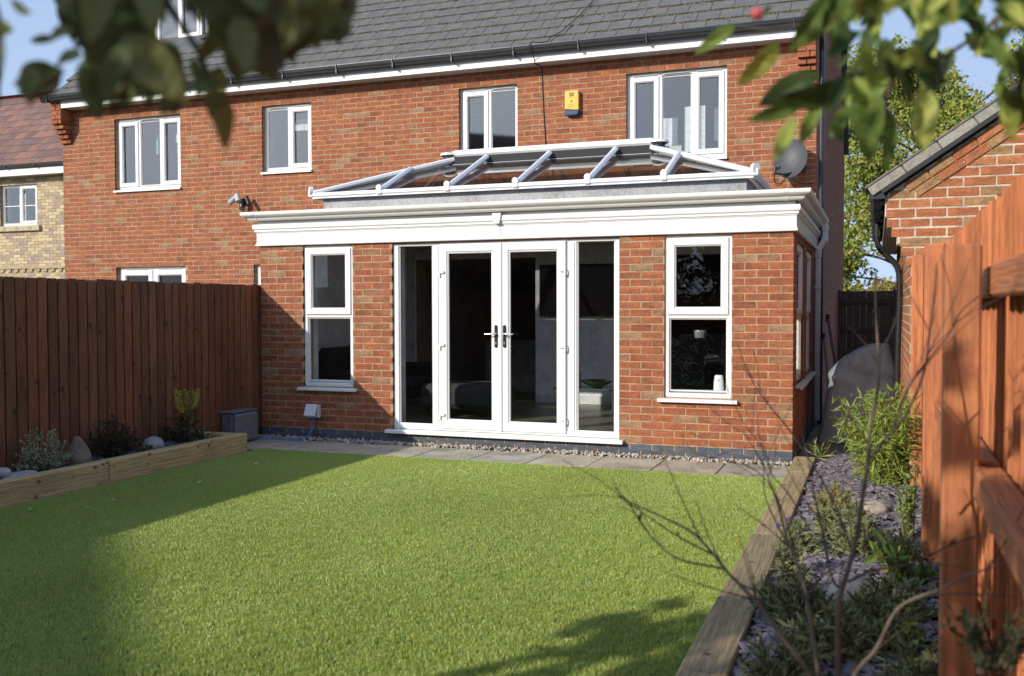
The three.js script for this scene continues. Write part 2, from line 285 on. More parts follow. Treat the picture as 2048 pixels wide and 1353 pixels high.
// lights: [x0, x1, y0, y1, opening?]; local frame, outer face of frame at z = 0
function windowUnit(parent, pos, ry, W, H, lights, o = {}) {
  const w = sub(o.name || 'window', parent, pos, ry), fr = [], f = o.f ?? 0.05, dp = 0.07, glass = o.glass || M.glass;
  fr.push(ring(0, 0, W, H, f, -dp, 0, { col: WHITE, b: 0.005 }));
  const xs = [...new Set(lights.flatMap((l) => [l[0], l[1]]))].sort((a, b) => a - b);
  const edgeX = lights.map((l) => l[1]).filter((x) => x < W - f - 0.02), edgeY = lights.map((l) => l[2]).filter((y) => y > f + 0.02);
  for (const x of new Set(edgeX)) fr.push(cbox(x - 0.001, f - 0.002, -dp + 0.002, x + (o.mull ?? 0.05) + 0.001, H - f + 0.002, -0.003, { col: WHITE }));
  for (const y of new Set(edgeY)) fr.push(cbox(f - 0.002, y - (o.mull ?? 0.05) - 0.001, -dp + 0.002, W - f + 0.002, y + 0.001, -0.003, { col: WHITE }));
  mesh('frame', fr, M.upvc, w);
  for (const [x0, x1, y0, y1, sash] of lights) {
    let a = x0, b = x1, c = y0, d = y1;
    if (sash) { const k = 0.012, sw = o.sw ?? 0.062; mesh('sash', [ring(x0 - k, y0 - k, x1 + k, y1 + k, sw, -0.045, 0.016, { col: WHITE, b: 0.007 }), ring(x0 + sw - k - 0.004, y0 + sw - k - 0.004, x1 - sw + k + 0.004, y1 - sw + k + 0.004, 0.014, -0.03, 0.004, { col: WHITE, b: 0.005 })], M.upvc, w); a += sw - k + 0.006; b -= sw - k + 0.006; c += sw - k + 0.006; d -= sw - k + 0.006; }
    else { mesh('bead', ring(x0 - 0.002, y0 - 0.002, x1 + 0.002, y1 + 0.002, 0.016, -0.04, -0.012, { col: WHITE, b: 0.008 }), M.upvc, w); a += 0.008; b -= 0.008; c += 0.008; d -= 0.008; }
    mesh('gasket', ring(a, c, b, d, 0.005, -0.034, -0.027, { col: C(0.02, 0.02, 0.02), b: 0.001 }), M.rubber, w);
    mesh('pane', quad(a, c, b, d, -0.031), glass, w);
  }
  if (o.sill) { const [ext, out] = o.sill; mesh('sill', runX([[-0.06, -0.001], [out, -0.012], [out + 0.004, -0.018], [out + 0.004, -0.042], [out - 0.012, -0.042], [out - 0.012, -0.03], [-0.06, -0.03]], -ext, W + ext, 0, 0, { col: WHITE }), M.upvc, w); }
  if (o.vents) for (const [v0, v1] of o.vents) mesh('trickle_vent', [cbox(v0, H - f + 0.012, 0, v1, H - f + 0.034, 0.014, { col: WHITE, b: 0.005 }), boxg(v0 + 0.01, H - f + 0.008, 0.001, v1 - 0.01, H - f + 0.0125, 0.008, { col: C(0.03, 0.03, 0.03) })], M.upvc, w);
  return w;
}
// ---------------------------------------------------------------- ground, lawn, paving
const HZ = -3.4365, XL = -12.375, OW = 5.9625;
{
  const g = new THREE.PlaneGeometry(500, 500, 1, 1); g.rotateX(-Math.PI / 2); g.translate(0, -0.09, 0);
  tag(struct(mesh('ground', prep(g, { col: C(0.1, 0.11, 0.06) }), M.soil)), 'earth ground spreading beyond the garden on every side', 'ground');
  const l = boxg(-5.352, -0.08, 0.895, 0.028, 0.0, 12.4, { col: C(0.06, 0.1, 0.025) });
  tag(struct(mesh('lawn', l, M.soil)), 'bright green artificial lawn between the two timber edged beds', 'lawn');
}
{ // paving: one row of riven slabs along the orangery, each slab a piece
  const pv = new THREE.Group(); pv.name = 'paving'; scene.add(pv); struct(tag(pv, 'row of pale buff stone slabs along the foot of the orangery', 'paving'));
  mesh('bedding', boxg(-6.1, -0.085, 0.125, 0.03, -0.012, 0.893, { col: C(0.16, 0.145, 0.115) }), M.mortar, pv);
  const edges = [-6.1, -5.42, -4.82, -4.21, -3.61, -3.0, -2.4, -1.8, -1.19, -0.6, 0.03];
  for (let i = 0; i < edges.length - 1; i++) {
    const c = vary(pick([C(0.46, 0.4, 0.3), C(0.44, 0.4, 0.315), C(0.47, 0.4, 0.29)]), 0.07), t = rr(-0.004, 0.003);
    mesh('slab', cbox(edges[i] + 0.004, -0.05, 0.13, edges[i + 1] - 0.004, t, 0.888, { col: c, b: 0.006 }), M.slab, pv);
  }
}
{ // pebble strip between slabs and wall
  const list = [], base = new THREE.IcosahedronGeometry(1, 1), st = [];
  for (let i = 0; i < 14; i++) { const g = base.clone(), p = g.attributes.position, s = i * 9; for (let k = 0; k < p.count; k++) { const n = 1 + 0.35 * (fbm(p.getX(k) * 0.3 + 0.5, p.getY(k) * 0.3 + 0.5, 4, 4, 2, s) - 0.5); p.setXYZ(k, p.getX(k) * n, p.getY(k) * n * 0.7, p.getZ(k) * n); } st.push(g); }
  for (let i = 0; i < 1700; i++) {
    const r = rr(0.006, 0.02), x = rr(-5.95, 0.03), z = Math.abs(rr(-0.02, 0.135) + rr(-0.02, 0.02)), c = pick([C(0.42, 0.36, 0.29), C(0.5, 0.45, 0.38), C(0.34, 0.29, 0.24), C(0.55, 0.52, 0.47), C(0.38, 0.29, 0.22)]);
    list.push(prep(pick(st), { m: xf([x, rr(-0.006, 0.022) - (z > 0.12 ? 0.006 : 0), z + 0.012], [rr(0, 6), rr(0, 6), rr(0, 6)], [r * rr(0.8, 1.5), r, r]), col: vary(c, 0.15) }));
  }
  tag(stuff(mesh('pebbles', list, M.stone)), 'strip of small rounded pebbles between the slabs and the orangery wall', 'pebbles');
}
{ // turf
  const mk = () => {
    const P = [], Q = [];
    for (let b = 0; b < 9; b++) {
      const x = rr(-0.013, 0.013), z = rr(-0.013, 0.013), h = rr(0.013, 0.025), w = rr(0.0009, 0.0015), a = rr(0, 6.28), dx = Math.cos(a) * w, dz = Math.sin(a) * w, l = rr(0.001, 0.008), la = rr(0, 6.28), lx = Math.cos(la) * l, lz = Math.sin(la) * l + 0.003;
      const c = pick([C(0.4, 0.48, 0.09), C(0.44, 0.52, 0.1), C(0.33, 0.44, 0.08), C(0.52, 0.53, 0.14), C(0.75, 0.72, 0.38)]), k = [[x - dx, 0, z - dz], [x + dx, 0, z + dz], [x + dx * 0.8 + lx * 0.4, h * 0.6, z + dz * 0.8 + lz * 0.4], [x - dx * 0.8 + lx * 0.4, h * 0.6, z - dz * 0.8 + lz * 0.4], [x + lx, h, z + lz]];
      for (const [i, j, m] of [[0, 1, 2], [0, 2, 3], [3, 2, 4]]) { P.push(...k[i], ...k[j], ...k[m]); for (let q = 0; q < 3; q++) Q.push(...c); }
    }
    const g = new THREE.BufferGeometry(); g.setAttribute('position', new THREE.Float32BufferAttribute(P, 3)); g.computeVertexNormals(); g.setAttribute('color', new THREE.Float32BufferAttribute(Q, 3)); return g;
  };
  const root = new THREE.Group(); root.name = 'turf'; scene.add(root); stuff(tag(root, 'short bright green artificial grass pile covering the lawn', 'grass'));
  const N = [110000, 110000, 110000];
  for (const n of N) {
    const im = new THREE.InstancedMesh(mk(), M.turf, n), m = new THREE.Matrix4(), col = new THREE.Color(); im.name = 'grass_pile'; im.castShadow = im.receiveShadow = true; stuff(im);
    for (let i = 0; i < n; i++) {
      const x = rr(-5.35, 0.03), z = 0.89 + Math.pow(R(), 1.0) * 8.2, a = fbm(x * 0.05 + 0.5, z * 0.05 + 0.5, 14, 14, 3, 5), st = fbm((x + z * 0.4) * 0.1, z * 0.03, 9, 5, 2, 8);
      m.compose(V(x, -0.002, z), new THREE.Quaternion().setFromEuler(new THREE.Euler(0.7 * (st - 0.5), rr(0, 6.28), 0.15 * (a - 0.5))), V(rr(0.8, 1.2), rr(0.75, 1.15), rr(0.8, 1.2)));
      im.setMatrixAt(i, m); const k = 0.98 + 0.3 * (a - 0.5); col.setRGB(k * rr(0.78, 1.08), k, k * rr(0.85, 1.1)); im.setColorAt(i, col);
    }
    root.add(im);
  }
  // a few fallen leaves lying on the turf
  ['leftmost', 'second from the left', 'third from the left', 'fourth from the left', 'fifth from the left', 'rightmost'].forEach((w, i) => {
    const [px, py] = [[58, 1016], [173, 1013], [228, 997], [398, 962], [443, 935], [512, 925]][i];
    const d = 1.47 / ((py - 613) / FPX), p = at(px, py, d); p.y = 0.03;
    const g = new THREE.PlaneGeometry(0.035, 0.02, 4, 2), q = g.attributes.position; for (let k = 0; k < q.count; k++) q.setZ(k, 0.3 * Math.abs(q.getY(k)) + 2 * q.getX(k) ** 2);
    const m = mesh('fallen_leaf', prep(g, { m: xf([p.x, p.y, p.z], [-1.35 + rr(-0.3, 0.3), 0, rr(0, 6)]), col: vary(C(0.42, 0.4, 0.3), 0.15) }), M.leafMatt);
    tag(m, `small pale fallen leaf on the shaded turf, ${w} of six`, 'leaf', 'fallen leaves on the shaded turf');
  });
}

// ---------------------------------------------------------------- the orangery
const org = thing('orangery', 'single storey red brick orangery with white cornice, french doors and glazed roof lantern', 'orangery');
const orgFront = [[[0, 0]]];
{
  const opens = [[0.5725, 1.2175, 0.6, 2.2], [1.7125, 4.2725, 0.14, 2.2], [4.7305, 5.3895, 0.6, 2.2]];
  const core = slab([[0.001, -0.08], [OW - 0.001, -0.08], [OW - 0.001, 2.42], [0.001, 2.42]], opens, 0.2, { col: MORT }); core.translate(-OW, 0, -0.0035);
  const wf = mesh('wall', core, M.mortar, org);
  // side wall, facing +x
  const sOpen = [[0.42, 1.39, 0.72, 2.15], [1.79, 2.75, 0.72, 2.15]];
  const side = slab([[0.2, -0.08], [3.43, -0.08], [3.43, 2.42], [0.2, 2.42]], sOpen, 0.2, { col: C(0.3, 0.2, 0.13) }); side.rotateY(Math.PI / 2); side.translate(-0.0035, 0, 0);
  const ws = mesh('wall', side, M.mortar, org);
  const left = slab([[0.21, -0.08], [3.43, -0.08], [3.43, 2.42], [0.21, 2.42]], [], 0.2, { col: MORT }); left.rotateY(-Math.PI / 2); left.translate(-OW, 0, -3.64);
  const wl = mesh('wall', left, M.mortar, org);
  const all = [];
  for (const b of bond(OW, -0.1, 2, [], { par: 1 })) all.push({ p: V(-OW + b.u + b.L / 2, b.y + 0.0375 + 0.025, rr(-0.0015, 0.0015)), ry: 0, L: b.L, kind: 'blue', w: wf });
  for (const b of bond(OW, 0.05, 1, [opens[1]], { par: 1 })) all.push({ p: V(-OW + b.u + b.L / 2, b.y + 0.0375, rr(-0.001, 0.001)), ry: 0, L: b.L, kind: 'blue', w: wf });
  for (const b of bond(OW, 0.125, 30, opens, { par: 0 })) all.push({ p: V(-OW + b.u + b.L / 2, b.y + 0.0375, rr(-0.0015, 0.0015)), ry: 0, L: b.L, kind: 'red', w: wf, hide: b.y > 2.2 });
  for (const b of bond(3.4, -0.025, 32, sOpen.map(([a, b2, c, d]) => [a - 0.031, b2 - 0.031, c, d]), { par: 1 })) all.push({ p: V(rr(-0.001, 0.001), b.y + 0.0375, -0.031 - b.u - b.L / 2), ry: Math.PI / 2, L: b.L, kind: b.y < 0.12 ? 'blue' : 'red', w: ws, face: 0.12 });
  placeBricks(all, (b) => b.w, wf, 298);
  // inner plaster, reveals, ceiling and floor
  const pl = C(0.74, 0.74, 0.72);
  const ip = slab([[0.3, 0.1], [OW - 0.3, 0.1], [OW - 0.3, 2.36], [0.3, 2.36]], opens.map(([a, b, c, d]) => [a + 0.004, b - 0.004, c + 0.004, d - 0.02]), 0.1, { col: pl }); ip.translate(-OW, 0, -0.209);
  const is = slab([[0.212, 0.1], [3.43, 0.1], [3.43, 2.36], [0.212, 2.36]], sOpen.map(([a, b, c, d]) => [a + 0.004, b - 0.004, c + 0.004, d - 0.004]), 0.09, { col: pl }); is.rotateY(Math.PI / 2); is.translate(-0.209, 0, 0);
  mesh('inner_wall', [ip, is, boxg(-OW + 0.209, 0.1, -3.43, -OW + 0.299, 2.36, -0.312, { col: pl })], M.paint, org);
  mesh('floor', boxg(-OW + 0.21, 0.02, -3.43, -0.21, 0.145, -0.21, { col: C(0.2, 0.17, 0.13) }), phys({ roughness: 0.3, map: rep(tWoodB, 1.2, 0.6) }), org);
  const dk = new THREE.Shape([[-OW - 0.02, 0.03], [0.02, 0.03], [0.02, -3.43], [-OW - 0.02, -3.43]].map(([x, z]) => new THREE.Vector2(x, -z)));
  dk.holes.push(new THREE.Path([[-5.4, -0.62], [-5.4, -2.85], [-0.56, -2.85], [-0.56, -0.62]].map(([x, z]) => new THREE.Vector2(x, -z))));
  const dg = new THREE.ExtrudeGeometry(dk, { depth: 0.115, bevelEnabled: false }); dg.rotateX(-Math.PI / 2);
  const ce = dg.clone(); ce.scale(0.93, 1, 0.93); ce.translate(-0.21, 2.362, -0.12);
  mesh('ceiling', prep(ce, { col: C(0.75, 0.74, 0.71) }), M.paint, org);
  dg.translate(0, 2.487, 0);
  mesh('roof_deck', prep(dg, { col: C(0.26, 0.265, 0.275) }), M.lead, org);
}
{ // windows of the orangery
  const L2 = (W) => [[0.045, W - 0.045, 0.06, 0.785], [0.045, W - 0.045, 0.83, 1.555, 1]];
  for (const [x, W] of [[-5.39, 0.645], [-1.232, 0.659]]) windowUnit(org, [x, 0.6, -0.028], 0, W, 1.6, L2(W), { f: 0.045, mull: 0.045, sill: [0.06, 0.075], sw: 0.068 });
  for (const [z, W] of [[-0.42, 0.97], [-1.79, 0.96]]) windowUnit(org, [-0.028, 0.72, z], Math.PI / 2, W, 1.43, [[0.045, W - 0.045, 0.055, 0.66], [0.045, W - 0.045, 0.705, 1.385, 1]], { f: 0.045, mull: 0.045, sill: [0.05, 0.085] });
  // french doors with sidelights
  const z0 = -0.03, x0 = -4.25, x1 = -1.69, y0 = 0.162, y1 = 2.195, df = [];
  df.push(ring(x0, y0, x1, y1, [0.065, 0.06, 0.048, 0.03], z0 - 0.07, z0, { col: WHITE, b: 0.005 }));
  for (const [a, b] of [[-3.772, -3.684], [-2.25, -2.146]]) df.push(cbox(a, y0 + 0.03, z0 - 0.068, b, y1 - 0.02, z0 - 0.003, { col: WHITE }), cbox(a + 0.03, y0 + 0.05, z0 - 0.004, b - 0.02, y1 - 0.032, z0 + 0.006, { col: WHITE }));
  const fr = mesh('door_frame', df, M.upvc, org);
  for (const [a, b] of [[-4.19, -3.77], [-2.148, -1.735]]) {
    mesh('bead', ring(a, y0 + 0.045, b, y1 - 0.012, 0.02, z0 - 0.04, z0 - 0.012, { col: WHITE, b: 0.009 }), M.upvc, fr);
    mesh('gasket', ring(a + 0.016, y0 + 0.061, b - 0.016, y1 - 0.028, 0.006, z0 - 0.036, z0 - 0.026, { col: C(0.02, 0.02, 0.02), b: 0.001 }), M.rubber, fr);
    mesh('pane', quad(a + 0.016, y0 + 0.061, b - 0.016, y1 - 0.028, z0 - 0.031), M.glass, fr);
  }
  mesh('door_sill', runX([[-0.1, 0.162], [0.062, 0.152], [0.066, 0.146], [0.066, 0.118], [0.052, 0.118], [0.052, 0.13], [-0.1, 0.13]], -4.318, -1.64, 0, 0, { col: WHITE }), M.upvc, org);
  for (const [a, b, s] of [[-3.681, -2.98, 1], [-2.974, -2.254, -1]]) {
    const d = mesh('door', [ring(a, 0.187, b, 2.178, [0.088, 0.088, 0.088, 0.088], z0 - 0.05, z0 + 0.022, { col: WHITE, b: 0.008 }), ring(a + 0.083, 0.27, b - 0.083, 2.095, 0.022, z0 - 0.03, z0 + 0.01, { col: WHITE, b: 0.008 })], M.upvc, org);
    const A = a + 0.1, B = b - 0.1;
    mesh('gasket', ring(A, 0.287, B, 2.078, 0.007, z0 - 0.03, z0 - 0.004, { col: C(0.02, 0.02, 0.02), b: 0.001 }), M.rubber, d);
    mesh('pane', quad(A, 0.287, B, 2.078, z0 - 0.014), M.glass, d);
    const hx = s > 0 ? b - 0.045 : a + 0.045, zf = z0 + 0.022;
    const plate = new THREE.Shape(); { const w = 0.015, h = 0.118; plate.absarc(0, h - w, w, 0, Math.PI); plate.absarc(0, -h + w, w, Math.PI, 2 * Math.PI); }
    const pg = new THREE.ExtrudeGeometry(plate, { depth: 0.006, bevelEnabled: true, bevelSize: 0.002, bevelThickness: 0.002, bevelSegments: 2 }); pg.translate(hx, 1.19, zf + 0.002);
    mesh('handle_plate', prep(pg, { col: C(0.012, 0.012, 0.013) }), M.black, d);
    mesh('handle', [cyl([hx, 1.215, zf], [hx, 1.215, zf + 0.05], 0.011, 0.011, 14), taper([[hx, 1.215, zf + 0.048], [hx - s * 0.03, 1.217, zf + 0.056], [hx - s * 0.11, 1.213, zf + 0.052]], 0.0085, 0.0065, 12, 8)], M.metal, d);
    mesh('lock_cylinder', [cyl([hx, 1.125, zf], [hx, 1.125, zf + 0.012], 0.007, 0.007, 12), boxg(hx - 0.004, 1.105, zf, hx + 0.004, 1.125, zf + 0.011)], M.metal, d);
    const gx = s > 0 ? a + 0.012 : b - 0.012;
    for (const y of [1.875, 1.09, 0.335]) mesh('hinge', [cbox(gx - (s > 0 ? 0.004 : 0.05), y - 0.016, zf - 0.004, gx + (s > 0 ? 0.05 : 0.004), y + 0.016, zf + 0.02, { col: WHITE, b: 0.006 }), cyl([gx - s * 0.006, y - 0.055, zf + 0.008], [gx - s * 0.006, y + 0.018, zf + 0.008], 0.01, 0.01, 12, { col: WHITE }), cbox(gx - s * 0.018 - 0.014, y - 0.05, zf - 0.02, gx - s * 0.018 + 0.014, y - 0.004, zf - 0.006, { col: WHITE, b: 0.003 })], M.upvc, d);
  }
  mesh('meeting_strip', cbox(-2.996, 0.19, z0 + 0.0225, -2.958, 2.175, z0 + 0.034, { col: WHITE, b: 0.004 }), M.upvc, org);
}
{ // cornice, gutter, downpipe
  const prof = [[-0.03, 2.212], [0.03, 2.208], [0.036, 2.214], [0.036, 2.232], [0.03, 2.24], [0.026, 2.243], [0.026, 2.352], [0.032, 2.357], [0.036, 2.366], [0.046, 2.372], [0.046, 2.392], [0.058, 2.4], [0.062, 2.41], [0.062, 2.45], [0.055, 2.456], [-0.03, 2.456]];
  const fas = [[-0.03, 2.456], [0.012, 2.456], [0.012, 2.592], [-0.03, 2.592]];
  const gut = [[0.013, 2.5], [0.05, 2.492], [0.085, 2.497], [0.098, 2.51], [0.106, 2.528], [0.118, 2.536], [0.142, 2.543], [0.156, 2.556], [0.16, 2.576], [0.16, 2.59], [0.15, 2.592], [0.146, 2.576], [0.013, 2.57]];
  const run = (p, o) => { const s = runX(p, 0, 3.43, 1, 0, o), l = runX(p, 0, 3.43, 0, 1, o); s.rotateY(Math.PI / 2); l.rotateY(-Math.PI / 2); l.translate(-OW, 0, -3.43); return [runX(p, -OW, 0, 1, 1, o), s, l]; };
  const co = mesh('cornice', run(prof, { col: WHITE }), M.upvc, org);
  mesh('eaves_board', run(fas, { col: C(0.6, 0.6, 0.58) }), M.upvc, org);
  const gm = mesh('gutter', run(gut, { col: C(0.78, 0.77, 0.72) }), M.upvc, org);
  const clipP = gut.slice(0, 11).map(([z, y]) => [z + (z > 0.02 ? 0.004 : 0), y + (y < 2.53 ? -0.004 : 0.003)]);
  for (const x of [-5.945, -0.055]) mesh('gutter_joint', [runX(clipP, x - 0.012, x + 0.012, 0, 0, { col: WHITE }), runX(clipP, x - 0.03, x - 0.022, 0, 0, { col: WHITE })], M.upvc, gm);
  // joint cover in the middle of the cornice
  const jc = new THREE.Shape([[-0.045, 2.475], [0.045, 2.475], [0.042, 2.43], [0.026, 2.372], [-0.026, 2.372], [-0.042, 2.43]].map(([x, y]) => new THREE.Vector2(x, y)));
  const jg = new THREE.ExtrudeGeometry(jc, { depth: 0.012, bevelEnabled: true, bevelSize: 0.004, bevelThickness: 0.006, bevelSegments: 2 }); jg.translate(-2.985, 0, 0.063);
  mesh('joint_cover', [prep(jg, { col: WHITE }), cbox(-2.965, 2.21, 0.0265, -2.958, 2.36, 0.031, { col: WHITE, b: 0.002 })], M.upvc, co);
  const r = 0.034, o = { col: C(0.72, 0.72, 0.72) }, dp = [];
  const sq = (a, b) => { const g = chamfer(-r, 0, -r, r, V(...a).distanceTo(V(...b)), r, 0.012), m = new THREE.Matrix4().compose(V(...a), new THREE.Quaternion().setFromUnitVectors(V(0, 1, 0), V(...b).sub(V(...a)).normalize()), V(1, 1, 1)); return prep(g, { ...o, m }); };
  dp.push(sq([0.125, 2.34, -3.2], [0.125, 2.54, -3.2]), sq([0.045, 2.19, -3.2], [0.126, 2.35, -3.2]), sq([0.043, 0.06, -3.2], [0.045, 2.2, -3.2]), cbox(0.005, 2.1, -3.24, 0.085, 2.2, -3.16, { ...o, b: 0.01 }), cbox(0.085, 2.3, -3.24, 0.165, 2.37, -3.16, { ...o, b: 0.012 }), cbox(0.082, 2.44, -3.244, 0.168, 2.52, -3.156, { ...o, b: 0.012 }));
  const dm = mesh('downpipe', dp, M.upvc, org);
  for (const y of [1.72, 0.62]) mesh('pipe_bracket', cbox(-0.004, y, -3.246, 0.083, y + 0.026, -3.154, { ...o, b: 0.004 }), M.upvc, dm);
}
{ // roof lantern
  const lan = sub('roof_lantern', org), ye = 2.835, zf = -0.5, zb = -2.95, xl = -5.565, xr = -0.43, yr = 3.42, zr = -1.725, xa = -4.27, xb = -1.72, G = C(0.33, 0.335, 0.34);
  mesh('kerb', [[-5.45, -0.6, -0.51, -0.56], [-5.45, -2.93, -0.51, -2.89]].map(([a, b, c, d]) => boxg(a, 2.6, b, c, 2.8, d, { col: G })).concat([[-5.45, -2.89, -5.41, -0.6], [-0.55, -2.89, -0.51, -0.6]].map(([a, b, c, d]) => boxg(a, 2.6, b, c, 2.8, d, { col: G }))), M.lead, lan);
  const beam = (a, b, w, h, o = {}) => { const A = V(...a), B = V(...b), d = B.clone().sub(A), L = d.length(); d.normalize(); const y = V(0, 1, 0), xx = new THREE.Vector3().crossVectors(y, d).normalize(), up = new THREE.Vector3().crossVectors(d, xx); const m = new THREE.Matrix4().makeBasis(xx, up, d).setPosition(A); return prep(chamfer(-w / 2, -h / 2, 0, w / 2, h / 2, L, o.b ?? 0.012), { col: o.col || WHITE, m }); };
  for (const [a, b] of [[[xl, ye, zf], [xr, ye, zf]], [[xl, ye, zb], [xr, ye, zb]], [[xl, ye, zf - 0.036], [xl, ye, zb + 0.036]], [[xr, ye, zf - 0.036], [xr, ye, zb + 0.036]]]) mesh('eaves_beam', [beam(a, b, 0.06, 0.05), beam([a[0], a[1] - 0.035, a[2]], [b[0], b[1] - 0.035, b[2]], 0.03, 0.02, { b: 0.003 })], M.upvc, lan);
  const hipEnd = (x) => [x, yr - 0.06, zr];
  const cap = (p, dx, dz, s = 0.74) => { const d = V(dx, 0, dz).normalize(); const g = new THREE.CylinderGeometry(0.05 * s, 0.05 * s, 0.04, 14); g.rotateX(Math.PI / 2); const m = new THREE.Matrix4().compose(V(p[0] + d.x * 0.02, p[1] + 0.03, p[2] + d.z * 0.02), new THREE.Quaternion().setFromUnitVectors(V(0, 0, 1), d), V(0.95, 1.05, 1)); return [prep(g, { col: WHITE, m }), cbox(p[0] + d.x * 0.02 - 0.035, p[1] - 0.045, p[2] + d.z * 0.02 - 0.02, p[0] + d.x * 0.02 + 0.035, p[1] + 0.03, p[2] + d.z * 0.02 + 0.019, { col: WHITE, b: 0.01 })]; };
  for (const [a, b, dx, dz] of [[[xl, ye + 0.02, zf], hipEnd(xa), -1, 1], [[xr, ye + 0.02, zf], hipEnd(xb), 1, 1], [[xl, ye + 0.02, zb], hipEnd(xa), -1, -1], [[xr, ye + 0.02, zb], hipEnd(xb), 1, -1]]) mesh('hip', [beam(a, b, 0.125, 0.055, { b: 0.014 }), beam([a[0], a[1] - 0.035, a[2]], [b[0], b[1] - 0.035, b[2]], 0.05, 0.03), ...cap(a, dx, dz, 1)], M.upvc, lan);
  const xs = [-4.66, -3.8, -2.98, -2.16, -1.34];
  const topOf = (x, s) => { const t = x < xa ? (x - xl) / (xa - xl) : x > xb ? (xr - x) / (xr - xb) : 1; return [x, lerp(ye + 0.02, yr - 0.055, t), lerp(s > 0 ? zf : zb, zr, t) + s * (t < 1 ? 0.05 : 0.045)]; };
  for (const s of [1, -1]) for (const x of xs) mesh('rafter', [beam([x, ye + 0.02, s > 0 ? zf : zb], topOf(x, s), 0.074, 0.06, { b: 0.022, col: C(0.74, 0.74, 0.76) }), ...cap([x, ye + 0.015, s > 0 ? zf : zb], 0, s)], M.upvc, lan);
  mesh('ridge', [beam([xa - 0.02, yr, zr], [xb + 0.02, yr, zr], 0.13, 0.075, { b: 0.025 }), beam([xa, yr + 0.035, zr], [xb, yr + 0.035, zr], 0.05, 0.03)], M.upvc, lan);
  mesh('ridge_body', beam([xa, yr - 0.085, zr], [xb, yr - 0.085, zr], 0.09, 0.1, { col: C(0.015, 0.015, 0.017), b: 0.004 }), M.rubber, lan);
  mesh('ridge_trim', [beam([xa, yr - 0.15, zr], [xb, yr - 0.15, zr], 0.16, 0.03, { b: 0.01 })], M.upvc, lan);
  for (const [x, s] of [[xa - 0.06, -1], [xb + 0.06, 1]]) {
    const b = sub('ridge_end', lan, [x, 0, zr]);
    const pr = [[0.001, -0.17], [0.11, -0.17], [0.12, -0.155], [0.11, -0.14], [0.07, -0.13], [0.065, -0.1], [0.09, -0.085], [0.09, -0.06], [0.07, -0.05], [0.08, -0.03], [0.1, -0.02], [0.1, -0.01], [0.001, -0.01]];
    const g = new THREE.LatheGeometry(pr.slice(2, 12).map(([r, y]) => new THREE.Vector2(r, y)), 20); g.translate(0, yr, 0);
    mesh('boss', prep(g, { col: C(0.035, 0.035, 0.038) }), M.black, b);
    const g2 = new THREE.CylinderGeometry(0.115, 0.12, 0.025, 20); g2.translate(0, yr + 0.0, 0); const g3 = new THREE.CylinderGeometry(0.12, 0.125, 0.018, 20); g3.translate(0, yr - 0.163, 0);
    mesh('boss_cap', [prep(g2, { col: WHITE }), prep(g3, { col: C(0.6, 0.6, 0.6) })], M.upvc, b);
  }
  const poly = (pts) => { const P = []; for (let i = 1; i < pts.length - 1; i++) P.push(...pts[0], ...pts[i], ...pts[i + 1]); const g = new THREE.BufferGeometry(); g.setAttribute('position', new THREE.Float32BufferAttribute(P, 3)); g.computeVertexNormals(); return prep(g); };
  for (const s of [1, -1]) {
    const z = s > 0 ? zf : zb, q = (x) => { const t = x < xa ? (x - xl) / (xa - xl) : x > xb ? (xr - x) / (xr - xb) : 1; return [x, lerp(ye, yr - 0.11, t), lerp(z, zr, t)]; };
    const bs = [xl, ...xs, xr];
    for (let i = 0; i < bs.length - 1; i++) { const a = bs[i], b = bs[i + 1], top = [q(b)]; if (a < xa && b > xa) top.push(q(xa)); if (a < xb && b > xb) top.push(q(xb)); const mid = top.slice(1); top.length = 1; const pts = [[a, ye, z], [b, ye, z]]; if (i < bs.length - 2) pts.push(q(b)); if (mid.length) pts.push(...mid.sort((m, n) => n[0] - m[0])); if (i > 0) pts.push(q(a)); mesh('pane', poly(pts), M.glassRoof, lan); }
  }
  mesh('pane', poly([[xl, ye, zf], [xl, ye, zb], [xa, yr - 0.11, zr]]), M.glassRoof, lan);
  mesh('pane', poly([[xr, ye, zf], [xr, ye, zb], [xb, yr - 0.11, zr]]), M.glassRoof, lan);
}

